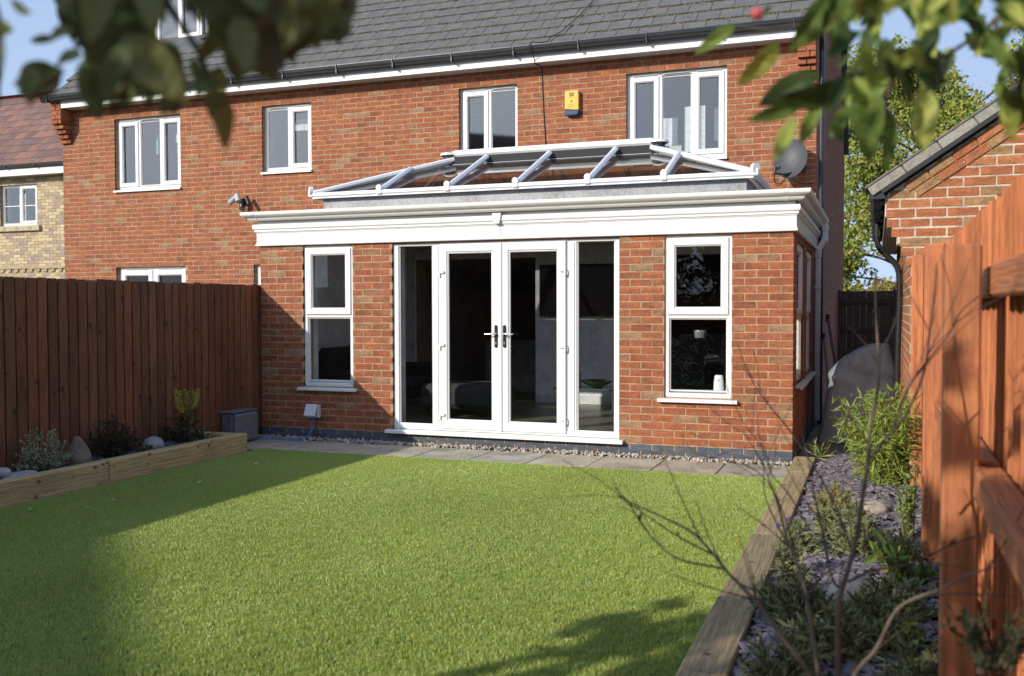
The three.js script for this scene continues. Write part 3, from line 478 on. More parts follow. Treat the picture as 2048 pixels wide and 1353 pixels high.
// ---------------------------------------------------------------- the house behind
const hs = thing('brick_house', 'two storey red brick house with grey tiled roof and white windows behind the orangery', 'house');
{
  const wins = [[1.125, 2.475, 3.475, 4.66], [4.05, 4.95, 3.63, 4.66], [7.425, 8.325, 3.63, 4.66], [9.9, 11.25, 3.475, 4.66]];
  const low = [[1.12, 2.55, 0.12, 2.185], [3.87, 4.77, 1.0, 2.185]], thru = [[6.72, 8.6, 0.145, 2.2], [10.15, 12.1, 0.145, 2.2]];
  const T0 = 0.3;
  const core = slab([[0.001, -0.08], [12.374, -0.08], [12.374, 4.95], [0.001, 4.95]], [...wins, ...low, ...thru], T0, { col: MORT }); core.translate(XL, 0, HZ - 0.0035);
  const wf = mesh('wall', core, M.mortar, hs);
  const tanA = Math.tan(39 * Math.PI / 180), DEP = 10.6, mid = DEP / 2, gy = 4.95 + (mid + 0.1) * tanA;
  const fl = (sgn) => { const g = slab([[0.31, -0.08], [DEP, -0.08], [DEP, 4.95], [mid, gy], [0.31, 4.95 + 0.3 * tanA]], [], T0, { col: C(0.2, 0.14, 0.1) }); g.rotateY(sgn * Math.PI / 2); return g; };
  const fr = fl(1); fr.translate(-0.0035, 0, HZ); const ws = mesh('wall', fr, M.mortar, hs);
  const ll = slab([[0.31, -0.08], [DEP, -0.08], [DEP, 4.95], [mid, gy], [0.31, 4.95 + 0.3 * tanA]], [], T0, { col: MORT }); ll.rotateY(Math.PI / 2); ll.translate(XL + 0.307, 0, HZ); mesh('wall', ll, M.mortar, hs);
  mesh('wall', boxg(XL, -0.08, HZ - DEP - 0.3, 0, 4.95, HZ - DEP - 0.001, { col: C(0.36, 0.11, 0.06) }), M.mortar, hs);
  const all = [];
  for (const b of bond(12.375, 0.01, 65, [...wins, ...low, ...thru], { par: 1 })) {
    const x = XL + b.u + b.L / 2; if (x > -5.9 && x < -0.05 && b.y < 2.45) continue;
    if (b.y > 4.86) continue;
    all.push({ p: V(x, b.y + 0.0375, HZ + rr(-0.0015, 0.0015)), ry: 0, L: b.L, kind: 'red', w: wf, hide: (x < -6 && b.y < 1.7) });
  }
  for (const b of bond(DEP - 0.04, 0.01, 120, [], { par: 0, keep: (a, c, y) => y < 4.86 + Math.min(a, DEP - c) * tanA })) all.push({ p: V(rr(-0.001, 0.001), b.y + 0.0375, HZ - 0.031 - b.u - b.L / 2), ry: Math.PI / 2, L: b.L, kind: 'red', w: ws, face: 0.06 });
  placeBricks(all, (b) => b.w, wf, 262);
  // corbels at the two ends of the eaves
  for (const x of [XL, -0.22]) {
    const cm = mesh('corbel', boxg(x + 0.006, 4.68, HZ, x + 0.214, 5.0, HZ + 0.235, { col: MORT }), M.mortar, hs);
    for (let k = 0; k < 9; k++) { const y = 4.31 + k * 0.075, d = Math.min(0.25, 0.05 * (k + 1)), sp = k % 2 ? 0.11 : 0.15; for (const [a, c] of [[x, x + sp - 0.006], [x + sp + 0.004, x + 0.22]]) mesh('brick', cbox(a, y, HZ + 0.003, c, y + 0.065, HZ + d, { col: vary(pick(RED), 0.1) }), M.brick, cm); }
  }
  // windows
  const W3 = [[0.055, 0.425, 0.06, 1.12, 1], [0.475, 0.875, 0.06, 1.12], [0.925, 1.295, 0.06, 1.12, 1]];
  const zi = HZ - 0.075;
  windowUnit(hs, [XL + 1.125, 3.475, zi], 0, 1.35, 1.185, W3, { glass: M.glassSky, sill: [0.01, 0.11], vents: [[0.07, 0.42], [0.5, 0.85], [0.94, 1.28]] });
  windowUnit(hs, [XL + 4.05, 3.63, zi], 0, 0.9, 1.03, [[0.05, 0.43, 0.055, 0.97], [0.48, 0.85, 0.055, 0.97, 1]], { glass: M.glassSky, sill: [0.01, 0.11], vents: [[0.08, 0.4], [0.5, 0.84]] });
  windowUnit(hs, [XL + 7.425, 3.63, zi], 0, 0.9, 1.03, [[0.05, 0.42, 0.055, 0.97, 1], [0.47, 0.85, 0.055, 0.97]], { glass: M.glassSky, sill: [0.01, 0.11], vents: [[0.06, 0.4], [0.5, 0.84]] });
  windowUnit(hs, [XL + 9.9, 3.475, zi], 0, 1.35, 1.185, W3, { glass: M.glassSky, sill: [0.01, 0.11], vents: [[0.07, 0.42], [0.5, 0.85], [0.94, 1.28]] });
  windowUnit(hs, [XL + 1.12, 0.12, zi], 0, 1.43, 2.065, [[0.06, 0.69, 0.06, 2.0, 1], [0.74, 1.37, 0.06, 2.0, 1]], { name: 'patio_door', sw: 0.085, vents: [[0.14, 0.6], [0.82, 1.3]] });
  windowUnit(hs, [XL + 3.87, 1.0, zi], 0, 0.9, 1.185, [[0.05, 0.43, 0.055, 1.12, 1], [0.48, 0.85, 0.055, 1.12]], { sill: [0.01, 0.09] });
  // rooms inside
  const wl = C(0.6, 0.6, 0.58), rooms = [];
  rooms.push(boxg(XL + 0.31, 2.45, HZ - 7, -0.31, 2.7, HZ - 0.308, { col: C(0.5, 0.48, 0.45) }), boxg(XL + 0.31, 4.8, HZ - 7, -0.31, 4.9, HZ - 0.308, { col: wl }), boxg(XL + 0.31, 2.705, HZ - 4.1, -0.31, 4.795, HZ - 4, { col: wl }), boxg(XL + 0.31, 0.0, HZ - 5.6, -0.31, 2.445, HZ - 5.5, { col: C(0.3, 0.29, 0.27) }));
  for (const x of [-9.1, -6.2, -3.4]) rooms.push(boxg(x, 2.705, HZ - 3.995, x + 0.1, 4.795, HZ - 0.31, { col: wl }));
  rooms.push(boxg(-6.3, 0, HZ - 5.495, -6.2, 2.445, HZ - 0.31, { col: wl }), boxg(XL + 0.31, -0.02, HZ - 5.495, -0.31, 0.1, HZ - 0.308, { col: C(0.12, 0.1, 0.08) }));
  mesh('inner_wall', rooms, M.paint, hs);
  mesh('plaster', [slab([[6.6, 0.145], [12.1, 0.145], [12.1, 2.36], [6.6, 2.36]], thru.map(([a, b, c, d]) => [a + 0.003, b - 0.003, c, d - 0.003]), 0.012, { col: C(0.86, 0.86, 0.86), m: T(XL, 0, HZ + 0.008) }), cbox(XL + 8.6, 0.146, HZ + 0.009, XL + 10.15, 0.27, HZ + 0.026, { col: C(0.72, 0.72, 0.72) })], M.paint, hs);
  // eaves
  const xe0 = XL + 0.225, xe1 = -0.225;
  mesh('soffit', boxg(xe0, 4.866, HZ + 0.002, xe1, 4.876, HZ + 0.235, { col: C(0.72, 0.71, 0.68) }), M.upvc, hs);
  mesh('fascia', [cbox(xe0, 4.862, HZ + 0.236, XL + 6.2, 5.02, HZ + 0.25, { col: WHITE, b: 0.002 }), cbox(XL + 6.204, 4.862, HZ + 0.236, xe1, 5.02, HZ + 0.25, { col: WHITE, b: 0.002 })], M.upvc, hs);
  const gp = [[0.251, 4.97], [0.28, 4.962], [0.32, 4.966], [0.345, 4.985], [0.352, 5.01], [0.366, 5.03], [0.372, 5.062], [0.378, 5.066], [0.378, 5.078], [0.366, 5.078], [0.362, 5.05], [0.251, 5.05]].map(([z, y]) => [z + HZ, y]);
  const gm = mesh('gutter', runX(gp, XL - 0.12, 0.12, 0, 0, { col: C(0.035, 0.037, 0.04) }), M.black, hs);
  for (let x = XL + 0.02; x < 0.1; x += 0.93) mesh('gutter_bracket', [cbox(x, 4.955, HZ + 0.252, x + 0.022, 5.04, HZ + 0.372, { col: C(0.02, 0.02, 0.022) }), cbox(x + 0.002, 5.03, HZ + 0.36, x + 0.02, 5.088, HZ + 0.386, { col: C(0.06, 0.06, 0.065) })], M.black, gm);
  mesh('downpipe', [cyl([0.06, 0, HZ - 0.02], [0.06, 4.75, HZ - 0.02], 0.034, 0.034, 14, { col: C(0.03, 0.033, 0.04) }), tube([[0.06, 4.74, HZ - 0.02], [0.06, 4.83, HZ + 0.03], [0.06, 4.92, HZ + 0.26], [0.06, 4.98, HZ + 0.3]], 0.034, 10, 10, { col: C(0.03, 0.033, 0.04) }), cyl([0.06, 2.75, HZ - 0.02], [0.06, 2.83, HZ - 0.02], 0.042, 0.042, 14, { col: C(0.03, 0.033, 0.04) })], M.black, hs);
  // roof
  const ez = HZ + 0.27, ey = 5.06, A = 39 * Math.PI / 180, slope = (mid + 0.3) / Math.cos(A);
  const rf = mesh('roof', [prep(chamfer(XL - 0.1, -0.1, -slope, 0.1, -0.03, 0, 0.005), { col: C(0.1, 0.1, 0.1), m: xf([0, ey, ez], [A, 0, 0]) }), prep(chamfer(XL - 0.1, -0.1, 0, 0.1, -0.03, slope, 0.005), { col: C(0.16, 0.16, 0.16), m: xf([0, ey, HZ - DEP - 0.27], [-A, 0, 0]) })], M.tile, hs);
  const kindsT = []; for (let i = 0; i < 14; i++) { const c = vary(C(0.14, 0.136, 0.126), 0.06, 0.1), moss = vary(pick([C(0.1, 0.095, 0.04), C(0.07, 0.062, 0.035), C(0.13, 0.115, 0.05)]), 0.2); kindsT.push(prep(chamfer(-0.1478, -0.028, -0.33, 0.1478, 0, 0, 0.004), { col: (q, e) => (e.z > 0.4 * e.length() ? moss : c) })); }
  const tl = [], up = V(0, Math.sin(A), -Math.cos(A)), nn = V(0, Math.cos(A), Math.sin(A));
  for (let r = 0; r < 24; r++) for (let x = XL - 0.1 + (r % 2 ? 0.15 : 0); x < 0.12; x += 0.3) { const p = V(Math.min(x + 0.15, 0.0), ey, ez).addScaledVector(up, r * 0.3).addScaledVector(nn, 0.022); const [u, v, d] = toPx(p); const dorm = p.x > -11.7 && p.x < -10.35 && r > 4 && r < 11; if (!dorm) tl.push({ p, s: (u > -20 && u < 2068 && v > -40 && v < 1360 ? 1 : 0) * 10 - d * 0.1 }); }
  tl.sort((a, b) => b.s - a.s);
  const rest = [];
  tl.forEach((t, i) => { const g = pick(kindsT), e = [A - 0.066 + rr(-0.006, 0.006), rr(-0.006, 0.006), rr(-0.006, 0.006)]; if (i < 300) { const m = new THREE.Mesh(g, M.tile); m.name = 'roof_tile'; m.castShadow = m.receiveShadow = true; m.position.copy(t.p); m.rotation.set(...e); rf.add(m); } else rest.push(g.clone().applyMatrix4(xf([t.p.x, t.p.y, t.p.z], e))); });
  stuff(mesh('roof_tile', rest, M.tile, rf));
  { // moss packed under the tile edges
    const ml = [], b = new THREE.IcosahedronGeometry(1, 0);
    for (let i = 0; i < 5200; i++) { const r = Math.floor(rr(1, 13)), x = rr(XL - 0.1, 0.1); if (fbm(x * 0.06 + 0.9, r * 0.11, 20, 9, 2, 4) < 0.36) continue; const s = rr(0.008, 0.019); if (x > -11.75 && x < -10.3 && r > 3) continue; const p = V(x, ey, ez).addScaledVector(up, r * 0.3 - rr(0.002, 0.02)).addScaledVector(nn, 0.004); ml.push(prep(b, { m: xf([p.x, p.y, p.z], [rr(0, 6), rr(0, 6), 0], [s * 1.6, s * 0.8, s * 0.9]), col: vary(pick([C(0.1, 0.095, 0.04), C(0.06, 0.055, 0.03), C(0.15, 0.135, 0.06)]), 0.25), ou: 0, ov: 0 })); }
    stuff(mesh('moss', ml, M.rubber, rf));
  }
  const rg = new THREE.CylinderGeometry(0.13, 0.13, 12.6, 14, 1, false, -Math.PI / 2, Math.PI); rg.rotateZ(Math.PI / 2); rg.rotateX(Math.PI); rg.translate(XL / 2, ey + slope * Math.sin(A) - 0.03, HZ - mid);
  mesh('ridge_tile', prep(rg, { col: C(0.16, 0.16, 0.16) }), M.tile, rf);
  // dormer in the roof
  const dm = mesh('dormer', [boxg(-11.62, 6.2, -7.4, -11.5, 7.4, -4.86, { col: C(0.3, 0.3, 0.31) }), boxg(-10.52, 6.2, -7.4, -10.4, 7.4, -4.86, { col: C(0.3, 0.3, 0.31) }), boxg(-11.75, 7.4, -7.6, -10.27, 7.55, -4.6, { col: C(0.24, 0.24, 0.25) }), boxg(-11.62, 6.0, -4.9, -10.4, 6.29, -4.8, { col: C(0.3, 0.3, 0.31) }), boxg(-11.499, 6.2, -6.9, -10.521, 7.39, -6.8, { col: wl })], M.lead, hs);
  windowUnit(hs, [-11.5, 6.29, -4.8], 0, 0.98, 1.11, [[0.05, 0.465, 0.055, 1.05], [0.515, 0.93, 0.055, 1.05, 1]], { name: 'dormer_window', glass: M.glassSky, sill: [0.05, 0.05] });
}
// ---------------------------------------------------------------- neighbouring buff house at the left
{
  const nz = -8, n = thing('buff_house', 'pale buff brick house with reddish brown tiled roof at the left edge', 'house'), x0 = -26, x1 = -13;
  const win = [x0, x1, 0, 0], W = [-18.97 - x0, -17.82 - x0, 3.46, 4.44], W2 = [-22.2 - x0, -21.05 - x0, 3.46, 4.44];
  const core = slab([[0, -0.09], [x1 - x0, -0.09], [x1 - x0, 4.66], [0, 4.66]], [W, W2], 0.3, { col: C(0.42, 0.35, 0.25), m: T(x0, 0, nz - 0.007) });
  const w = mesh('wall', core, M.mortar, n);
  mesh('wall', [boxg(x0, -0.09, nz - 6, x0 + 0.3, 4.66, nz - 0.31, { col: C(0.45, 0.35, 0.2) }), boxg(x1 - 0.3, -0.09, nz - 6, x1, 4.66, nz - 0.31, { col: C(0.45, 0.35, 0.2) }), boxg(x0, -0.09, nz - 6.3, x1, 4.66, nz - 6.001, { col: C(0.45, 0.35, 0.2) }), boxg(x0 + 0.3, 2.4, nz - 6, x1 - 0.3, 2.6, nz - 0.31, { col: C(0.4, 0.4, 0.4) }), boxg(x0 + 0.31, 2.6, nz - 2.6, x1 - 0.31, 4.66, nz - 2.5, { col: C(0.6, 0.6, 0.57) })], M.paint, n);
  const all = [];
  for (const b of bond(x1 - x0, 0.0, 62, [W, W2], {})) all.push({ p: V(x0 + b.u + b.L / 2, b.y + 0.0375, nz + rr(-0.002, 0.002)), ry: 0, L: b.L, kind: 'buff', w, hide: b.y < 2.1 });
  placeBricks(all, () => w, w, 290);
  const dl = []; for (let x = -21; x < -15; x += 0.225) dl.push(cbox(x, 2.36, nz + 0.002, x + 0.112, 2.425, nz + 0.03, { col: vary(C(0.5, 0.37, 0.2), 0.1) })); dl.push(cbox(-21, 2.43, nz + 0.002, -15, 2.497, nz + 0.035, { col: C(0.48, 0.36, 0.2) }));
  stuff(mesh('dentil', dl, M.brick, w));
  for (const o of [W, W2]) {
    const L = [[0.05, 0.55, 0.06, 0.93], [0.6, 1.1, 0.06, 0.93, 1]], u = windowUnit(n, [x0 + o[0], o[2], nz - 0.07], 0, 1.15, 0.98, L, { glass: M.glassSky });
    for (const x of [0.05, 0.6]) mesh('glazing_bar', cbox(x, 0.47, -0.045, x + 0.5, 0.49, -0.018, { col: WHITE, b: 0.004 }), M.upvc, u);
    mesh('stone_sill', cbox(-0.13, -0.13, -0.06, 1.28, -0.004, 0.14, { col: C(0.5, 0.42, 0.27), b: 0.006 }), M.stone, u);
    for (const x of [0.28, 0.84]) { const g = new THREE.PlaneGeometry(0.24, 0.95, 16, 1), q = g.attributes.position; for (let k = 0; k < q.count; k++) q.setZ(k, 0.02 * Math.sin(q.getX(k) * 70)); mesh('curtain', prep(g, { col: C(0.75, 0.74, 0.68), m: T(x + 0.1, 0.5, -0.24) }), M.fabric, u); }
  }
  mesh('fascia', cbox(x0, 4.6, nz + 0.26, x1, 4.76, nz + 0.28, { col: WHITE, b: 0.002 }), M.upvc, n);
  mesh('soffit', boxg(x0, 4.61, nz + 0.003, x1, 4.62, nz + 0.258, { col: C(0.7, 0.7, 0.67) }), M.upvc, n);
  const gm = mesh('gutter', runX([[0.281, 4.77], [0.32, 4.765], [0.37, 4.8], [0.38, 4.85], [0.37, 4.85], [0.281, 4.83]].map(([z, y]) => [z + nz, y]), x0, x1, 0, 0, { col: C(0.04, 0.042, 0.045) }), M.black, n);
  for (let x = x0 + 0.4; x < x1; x += 0.9) mesh('gutter_bracket', cbox(x, 4.765, nz + 0.282, x + 0.03, 4.83, nz + 0.385, { col: C(0.02, 0.02, 0.022) }), M.black, gm);
  const A = 41 * Math.PI / 180, ez = nz + 0.28, ey = 4.82, sl = 3.55, rf = mesh('roof', [prep(chamfer(x0, -0.1, -sl, x1, -0.03, 0, 0.004), { col: C(0.1, 0.06, 0.05), m: xf([0, ey, ez], [A, 0, 0]) }), prep(chamfer(x0, -0.1, 0, x1, -0.03, sl, 0.004), { col: C(0.16, 0.08, 0.06), m: xf([0, ey, ez - 2 * sl * Math.cos(A)], [-A, 0, 0]) })], M.tile, n);
  const kn = []; for (let i = 0; i < 14; i++) kn.push(prep(chamfer(-0.148, -0.03, -0.36, 0.148, 0, 0, 0.005), { col: vary(pick([C(0.25, 0.13, 0.095), C(0.22, 0.12, 0.095), C(0.29, 0.145, 0.1), C(0.19, 0.11, 0.09)]), 0.1) }));
  const up = V(0, Math.sin(A), -Math.cos(A)), nn = V(0, Math.cos(A), Math.sin(A)), tl = [], rest = [];
  for (let r = 0; r < 11; r++) for (let x = x0; x < x1; x += 0.3) { const p = V(x + (r % 2 ? 0.15 : 0), ey, ez).addScaledVector(up, r * 0.32).addScaledVector(nn, 0.022), [u, v] = toPx(p); tl.push({ p, s: u > -20 && u < 175 && v > 150 ? 1 : 0 }); }
  tl.sort((a, b) => b.s - a.s);
  tl.forEach((t, i) => { const g = pick(kn), e = [A - 0.06 + rr(-0.006, 0.006), rr(-0.006, 0.006), 0]; if (i < 300 && t.s) { const m = new THREE.Mesh(g, M.tile); m.name = 'roof_tile'; m.castShadow = m.receiveShadow = true; m.position.copy(t.p); m.rotation.set(...e); rf.add(m); } else rest.push(g.clone().applyMatrix4(xf([t.p.x, t.p.y, t.p.z], e))); });
  stuff(mesh('roof_tile', rest, M.tile, rf));
  const rg = new THREE.CylinderGeometry(0.12, 0.12, x1 - x0, 12, 1, false, -Math.PI / 2, Math.PI); rg.rotateZ(Math.PI / 2); rg.rotateX(Math.PI); rg.translate((x0 + x1) / 2, ey + sl * Math.sin(A) - 0.02, ez - sl * Math.cos(A));
  mesh('ridge_tile', prep(rg, { col: C(0.25, 0.1, 0.07) }), M.tile, rf);
}

// ---------------------------------------------------------------- fences
function featherBoard(h, pitch, thick, col) {   // upright board: local x along the fence, thick edge at +x, face toward +z
  const w = pitch + 0.012, P = [], b = 0.0025, q = (A, B, Cc, D) => P.push(...A, ...B, ...Cc, ...A, ...Cc, ...D);
  const sec = [[0, 0.001], [0, 0.004], [w - b, thick], [w, thick - b], [w, -0.004]], n = sec.length, N = 5, bow = rr(-0.003, 0.003);
  const at2 = (i, j) => { const t = j / N; return [sec[i][0] + 0.0015 * Math.sin(t * 7 + bow * 900), h * t, sec[i][1] + bow * Math.sin(t * Math.PI)]; };
  for (let j = 0; j < N; j++) for (let i = 0; i < n; i++) { const k = (i + 1) % n; q(at2(i, j), at2(i, j + 1), at2(k, j + 1), at2(k, j)); }
  q(at2(0, N), at2(1, N), at2(2, N), at2(4, N)); P.push(...at2(2, N), ...at2(3, N), ...at2(4, N));
  for (let i = 0; i < P.length; i += 9) { for (let k = 0; k < 3; k++) { const a = P[i + 3 + k]; P[i + 3 + k] = P[i + 6 + k]; P[i + 6 + k] = a; } }
  const g = new THREE.BufferGeometry(); g.setAttribute('position', new THREE.Float32BufferAttribute(P, 3)); g.computeVertexNormals();
  return prep(g, { col, grain: 'y' });
}
const DARKW = C(0.23, 0.082, 0.033), DARKS = [DARKW, C(0.19, 0.07, 0.03), C(0.265, 0.092, 0.036), C(0.215, 0.086, 0.038)];
{
  const f = thing('garden_fence', 'dark brown featheredge board fence along the left side of the garden', 'fence', [0, 0, 0]);
  const ks = []; for (let i = 0; i < 22; i++) ks.push(prep(chamfer(0, 0, -0.004, 0.101 + rr(-0.002, 0.002), 1.66 + rr(-0.004, 0.004), 0.02, 0.003), { col: vary(DARKS[i % 4], 0.22), grain: 'y' }));
  for (let i = 0; i < 112; i++) { const z = -0.1 + i * 0.113, m = new THREE.Mesh(ks[(i * 7 + ((i * i) % 5)) % 22], M.fenceDark); m.name = 'board'; m.castShadow = m.receiveShadow = true; m.position.set(-6.0, 0.1 + 0.003 * Math.sin(i * 2.1), z + 0.116); m.rotation.y = Math.PI / 2; f.add(m); }
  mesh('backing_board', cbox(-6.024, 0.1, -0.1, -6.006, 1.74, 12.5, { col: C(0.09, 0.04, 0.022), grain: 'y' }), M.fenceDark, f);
  mesh('gravel_board', cbox(-6.03, -0.05, -0.1, -6.004, 0.1, 12.5, { col: vary(DARKW, 0.1), grain: 'z' }), M.fenceDark, f);
  for (const y of [0.35, 0.95, 1.5]) mesh('rail', cbox(-6.07, y, -0.08, -6.025, y + 0.08, 12.5, { col: DARKW, grain: 'z' }), M.fenceDark, f);
  for (let z = 0.0; z < 12.6; z += 1.8) mesh('post', cbox(-6.15, -0.05, z - 0.05, -6.072, 1.74, z + 0.05, { col: DARKW, grain: 'y' }), M.fenceDark, f);
}
{
  const f = thing('rear_fence', 'dark brown board fence closing the garden behind the viewpoint', 'fence');
  const ks = []; for (let i = 0; i < 8; i++) ks.push(featherBoard(1.78, 0.125, 0.016, vary(DARKS[i % 4], 0.12)));
  for (let i = 0; i < 56; i++) { const m = new THREE.Mesh(ks[i % 8], M.fenceDark); m.name = 'board'; m.castShadow = m.receiveShadow = true; m.position.set(1.1 - i * 0.127, 0, 12.55); m.rotation.y = Math.PI; f.add(m); }
  for (let x = -5.8; x < 1.2; x += 2.3) mesh('post', cbox(x, -0.05, 12.57, x + 0.1, 1.8, 12.67, { col: DARKW, grain: 'y' }), M.fenceDark, f);
  for (const y of [0.3, 1.5]) mesh('rail', cbox(-5.95, y, 12.552, 1.1, y + 0.08, 12.569, { col: DARKW, grain: 'x' }), M.fenceDark, f);
}
const TAN = C(0.54, 0.19, 0.072);
{
  const f = thing('timber_fence', 'orange brown timber fence with square posts and rails at the right edge', 'fence');
  const ks = []; for (let i = 0; i < 14; i++) ks.push(featherBoard(1.92, 0.128, 0.02, vary(C(0.5, 0.18, 0.07), 0.12)));
  for (let i = 0; i < 74; i++) { const z = 1.44 + i * 0.128, m = new THREE.Mesh(ks[(i * 5 + (i % 3)) % 14], M.fenceLight); m.name = 'board'; m.castShadow = m.receiveShadow = true; m.position.set(1.142 + 0.002 * Math.sin(i * 1.7), -0.04 + 0.004 * Math.sin(i * 2.3), z); m.rotation.y = -Math.PI / 2; f.add(m); }
  for (const [z, a, w, top] of [[1.56, 0.985, 0.088, 1.885], [3.9, 0.977, 0.098, 1.83], [6.2, 0.938, 0.106, 1.69], [8.5, 0.93, 0.1, 1.75], [10.7, 0.93, 0.1, 1.75]]) mesh('post', cbox(a, -0.1, z - 0.1, a + w, top, z, { col: vary(C(0.53, 0.195, 0.08), 0.06), grain: 'y', b: 0.007 }), M.fencePost, f);
  for (const [y, h, d] of [[1.525, 0.1, 0.045], [0.9, 0.1, 0.085], [0.25, 0.1, 0.045]]) for (const [z0, z1, x1] of [[1.57, 3.79, 1.12], [3.91, 6.09, 1.115], [6.21, 8.39, 1.11], [8.51, 10.6, 1.11]]) mesh('rail', cbox(x1 - d, y, z0, x1, y + h, z1, { col: vary(TAN, 0.1), grain: 'z', b: 0.008 }), M.fenceLight, f);
}
{ // gate at the end of the side passage
  const g = thing('side_gate', 'dark timber gate closing the far end of the narrow side passage', 'gate');
  for (let i = 0; i < 8; i++) mesh('board', cbox(0.059 + i * 0.1212, 0.03, -10.62, 0.1785 + i * 0.1212, 1.8 - 0.004 * (i % 3), -10.6, { col: vary(C(0.09, 0.045, 0.03), 0.15), grain: 'y' }), M.fenceDark, g);
  for (const y of [0.3, 1.0, 1.55]) mesh('ledge', cbox(0.1, y, -10.598, 0.98, y + 0.1, -10.57, { col: C(0.085, 0.043, 0.03), grain: 'x' }), M.fenceDark, g);
  mesh('brace', prep(chamfer(0, -0.045, 0, 1.05, 0.045, 0.026), { col: C(0.085, 0.043, 0.03), grain: 'x', m: xf([0.12, 0.42, -10.597], [0, 0, 0.62]) }), M.fenceDark, g);
  mesh('post', [cbox(0.015, 0, -10.68, 0.058, 1.82, -10.58, { col: C(0.08, 0.04, 0.027), grain: 'y' }), cbox(1.03, 0, -10.68, 1.12, 1.82, -10.58, { col: C(0.08, 0.04, 0.027), grain: 'y' })], M.fenceDark, g);
}

// ---------------------------------------------------------------- timber edged beds
function chips(n, x0, x1, z0, z1, yf, sz = 1) {
  const P = [], L = [];
  for (let i = 0; i < n; i++) {
    const a = rr(0.010, 0.03) * sz, b = a * rr(0.4, 0.8), t = rr(0.002, 0.005), g = chamfer(-a, -t, -b, a, t, b, 0.0015), p = g.attributes.position, sk = rr(-0.5, 0.5), s2 = rr(-0.4, 0.4);
    for (let k = 0; k < p.count; k++) p.setXYZ(k, p.getX(k) + sk * p.getZ(k), p.getY(k), p.getZ(k) + s2 * p.getX(k) * 0.4);
    const x = rr(x0, x1), z = rr(z0, z1), c = vary(pick([C(0.125, 0.108, 0.118), C(0.165, 0.143, 0.152), C(0.09, 0.08, 0.092), C(0.22, 0.19, 0.195), C(0.14, 0.125, 0.138)]), 0.2);
    L.push(prep(g, { m: xf([x, yf(x, z) + rr(-0.004, 0.014), z], [rr(-0.45, 0.45), rr(0, 6.28), rr(-0.45, 0.45)]), col: c, flat: true }));
  }
  return L;
}
{
  const b = thing('left_raised_bed', 'raised bed of pale pine sleepers along the left fence', 'raised bed');
  const S = C(0.56, 0.42, 0.2);
  for (const [z0, z1] of [[1.12, 3.05], [3.055, 5.4], [5.405, 8]]) mesh('sleeper', cbox(-5.47, -0.03, z0, -5.35, 0.2 + rr(-0.003, 0.002), z1, { col: vary(S, 0.07), grain: 'z', b: 0.008 }), M.sleeper, b);
  mesh('sleeper', cbox(-5.965, -0.03, 1.122, -5.472, 0.197, 1.24, { col: vary(S, 0.06), grain: 'x', b: 0.008 }), M.sleeper, b);
  mesh('soil', boxg(-5.97, -0.05, 1.24, -5.471, 0.115, 8, { col: C(0.045, 0.04, 0.045) }), M.soil, b);
  tag(stuff(mesh('slate_chippings', chips(3600, -5.965, -5.475, 1.25, 6.2, (x, z) => 0.122 + 0.025 * fbm(x * 0.3 + 3, z * 0.3, 20, 20, 2, 6)), M.slate)), 'dark plum slate chippings filling the left raised bed', 'slate chippings');
}
const bedY = (x, z) => 0.045 + 0.05 * smooth(0.2, 0.7, x) + 0.03 * fbm(x * 0.2 + 1, z * 0.2 + 1, 20, 20, 2, 7);
{
  const b = thing('right_timber_edging', 'long flat sleeper edging between the lawn and the right slate bed', 'edging');
  const S = C(0.42, 0.325, 0.175);
  for (const [z0, z1, s] of [[0.14, 1.02, 1.05], [1.024, 3.42, 0.95], [3.424, 5.82, 0.8], [5.824, 8.2, 0.85], [8.204, 11, 0.85]]) mesh('sleeper', cbox(0.032, -0.06, z0, 0.222, 0.1 + rr(-0.003, 0.003), z1, { col: vary(S, 0.05).map((x) => x * s), grain: 'z', b: 0.008 }), M.sleeper, b);
  mesh('soil', boxg(0.223, -0.08, -0.2, 1.12, 0.03, 11, { col: C(0.05, 0.043, 0.048) }), M.soil, b);
  mesh('path', boxg(0.01, -0.085, -10.5, 1.1, -0.01, -0.2, { col: C(0.2, 0.19, 0.18) }), M.slab, b);
  tag(stuff(mesh('slate_chippings', [...chips(9500, 0.23, 1.08, -0.15, 6.6, bedY), ...chips(500, 0.23, 0.9, 4.5, 6.4, (x, z) => bedY(x, z) + 0.012, 1.3)], M.slate)), 'purple grey slate chippings filling the right bed below the timber fence', 'slate chippings');
}
// rounded stones
function cobble(name, label, pos, s, rot, col, o = {}) {
  const g = new THREE.IcosahedronGeometry(1, 5), p = g.attributes.position, sd = Math.floor(R() * 900), q = V(0, 0, 0);
  for (let k = 0; k < p.count; k++) { q.fromBufferAttribute(p, k); const n = 1 + 0.22 * (fbm(q.x * 0.2 + 0.5, (q.y + q.z * 0.7) * 0.2 + 0.5, 5, 5, 2, sd) - 0.5) + 0.12 * (fbm(q.z * 0.25 + 0.5, q.x * 0.25 + 0.5, 5, 5, 2, sd + 3) - 0.5), k2 = o.taper ? 1 - o.taper * smooth(-0.3, 1, q.y) : 1; p.setXYZ(k, q.x * n * s[0] * k2, q.y * n * s[1], q.z * n * s[2] * k2); }
  g.computeVertexNormals();
  const m = mesh(name, prep(mergeVerts(g), { col }), M.stone); m.position.set(...pos); m.rotation.set(...rot); tag(m, label, 'stone', o.group); return m;
}
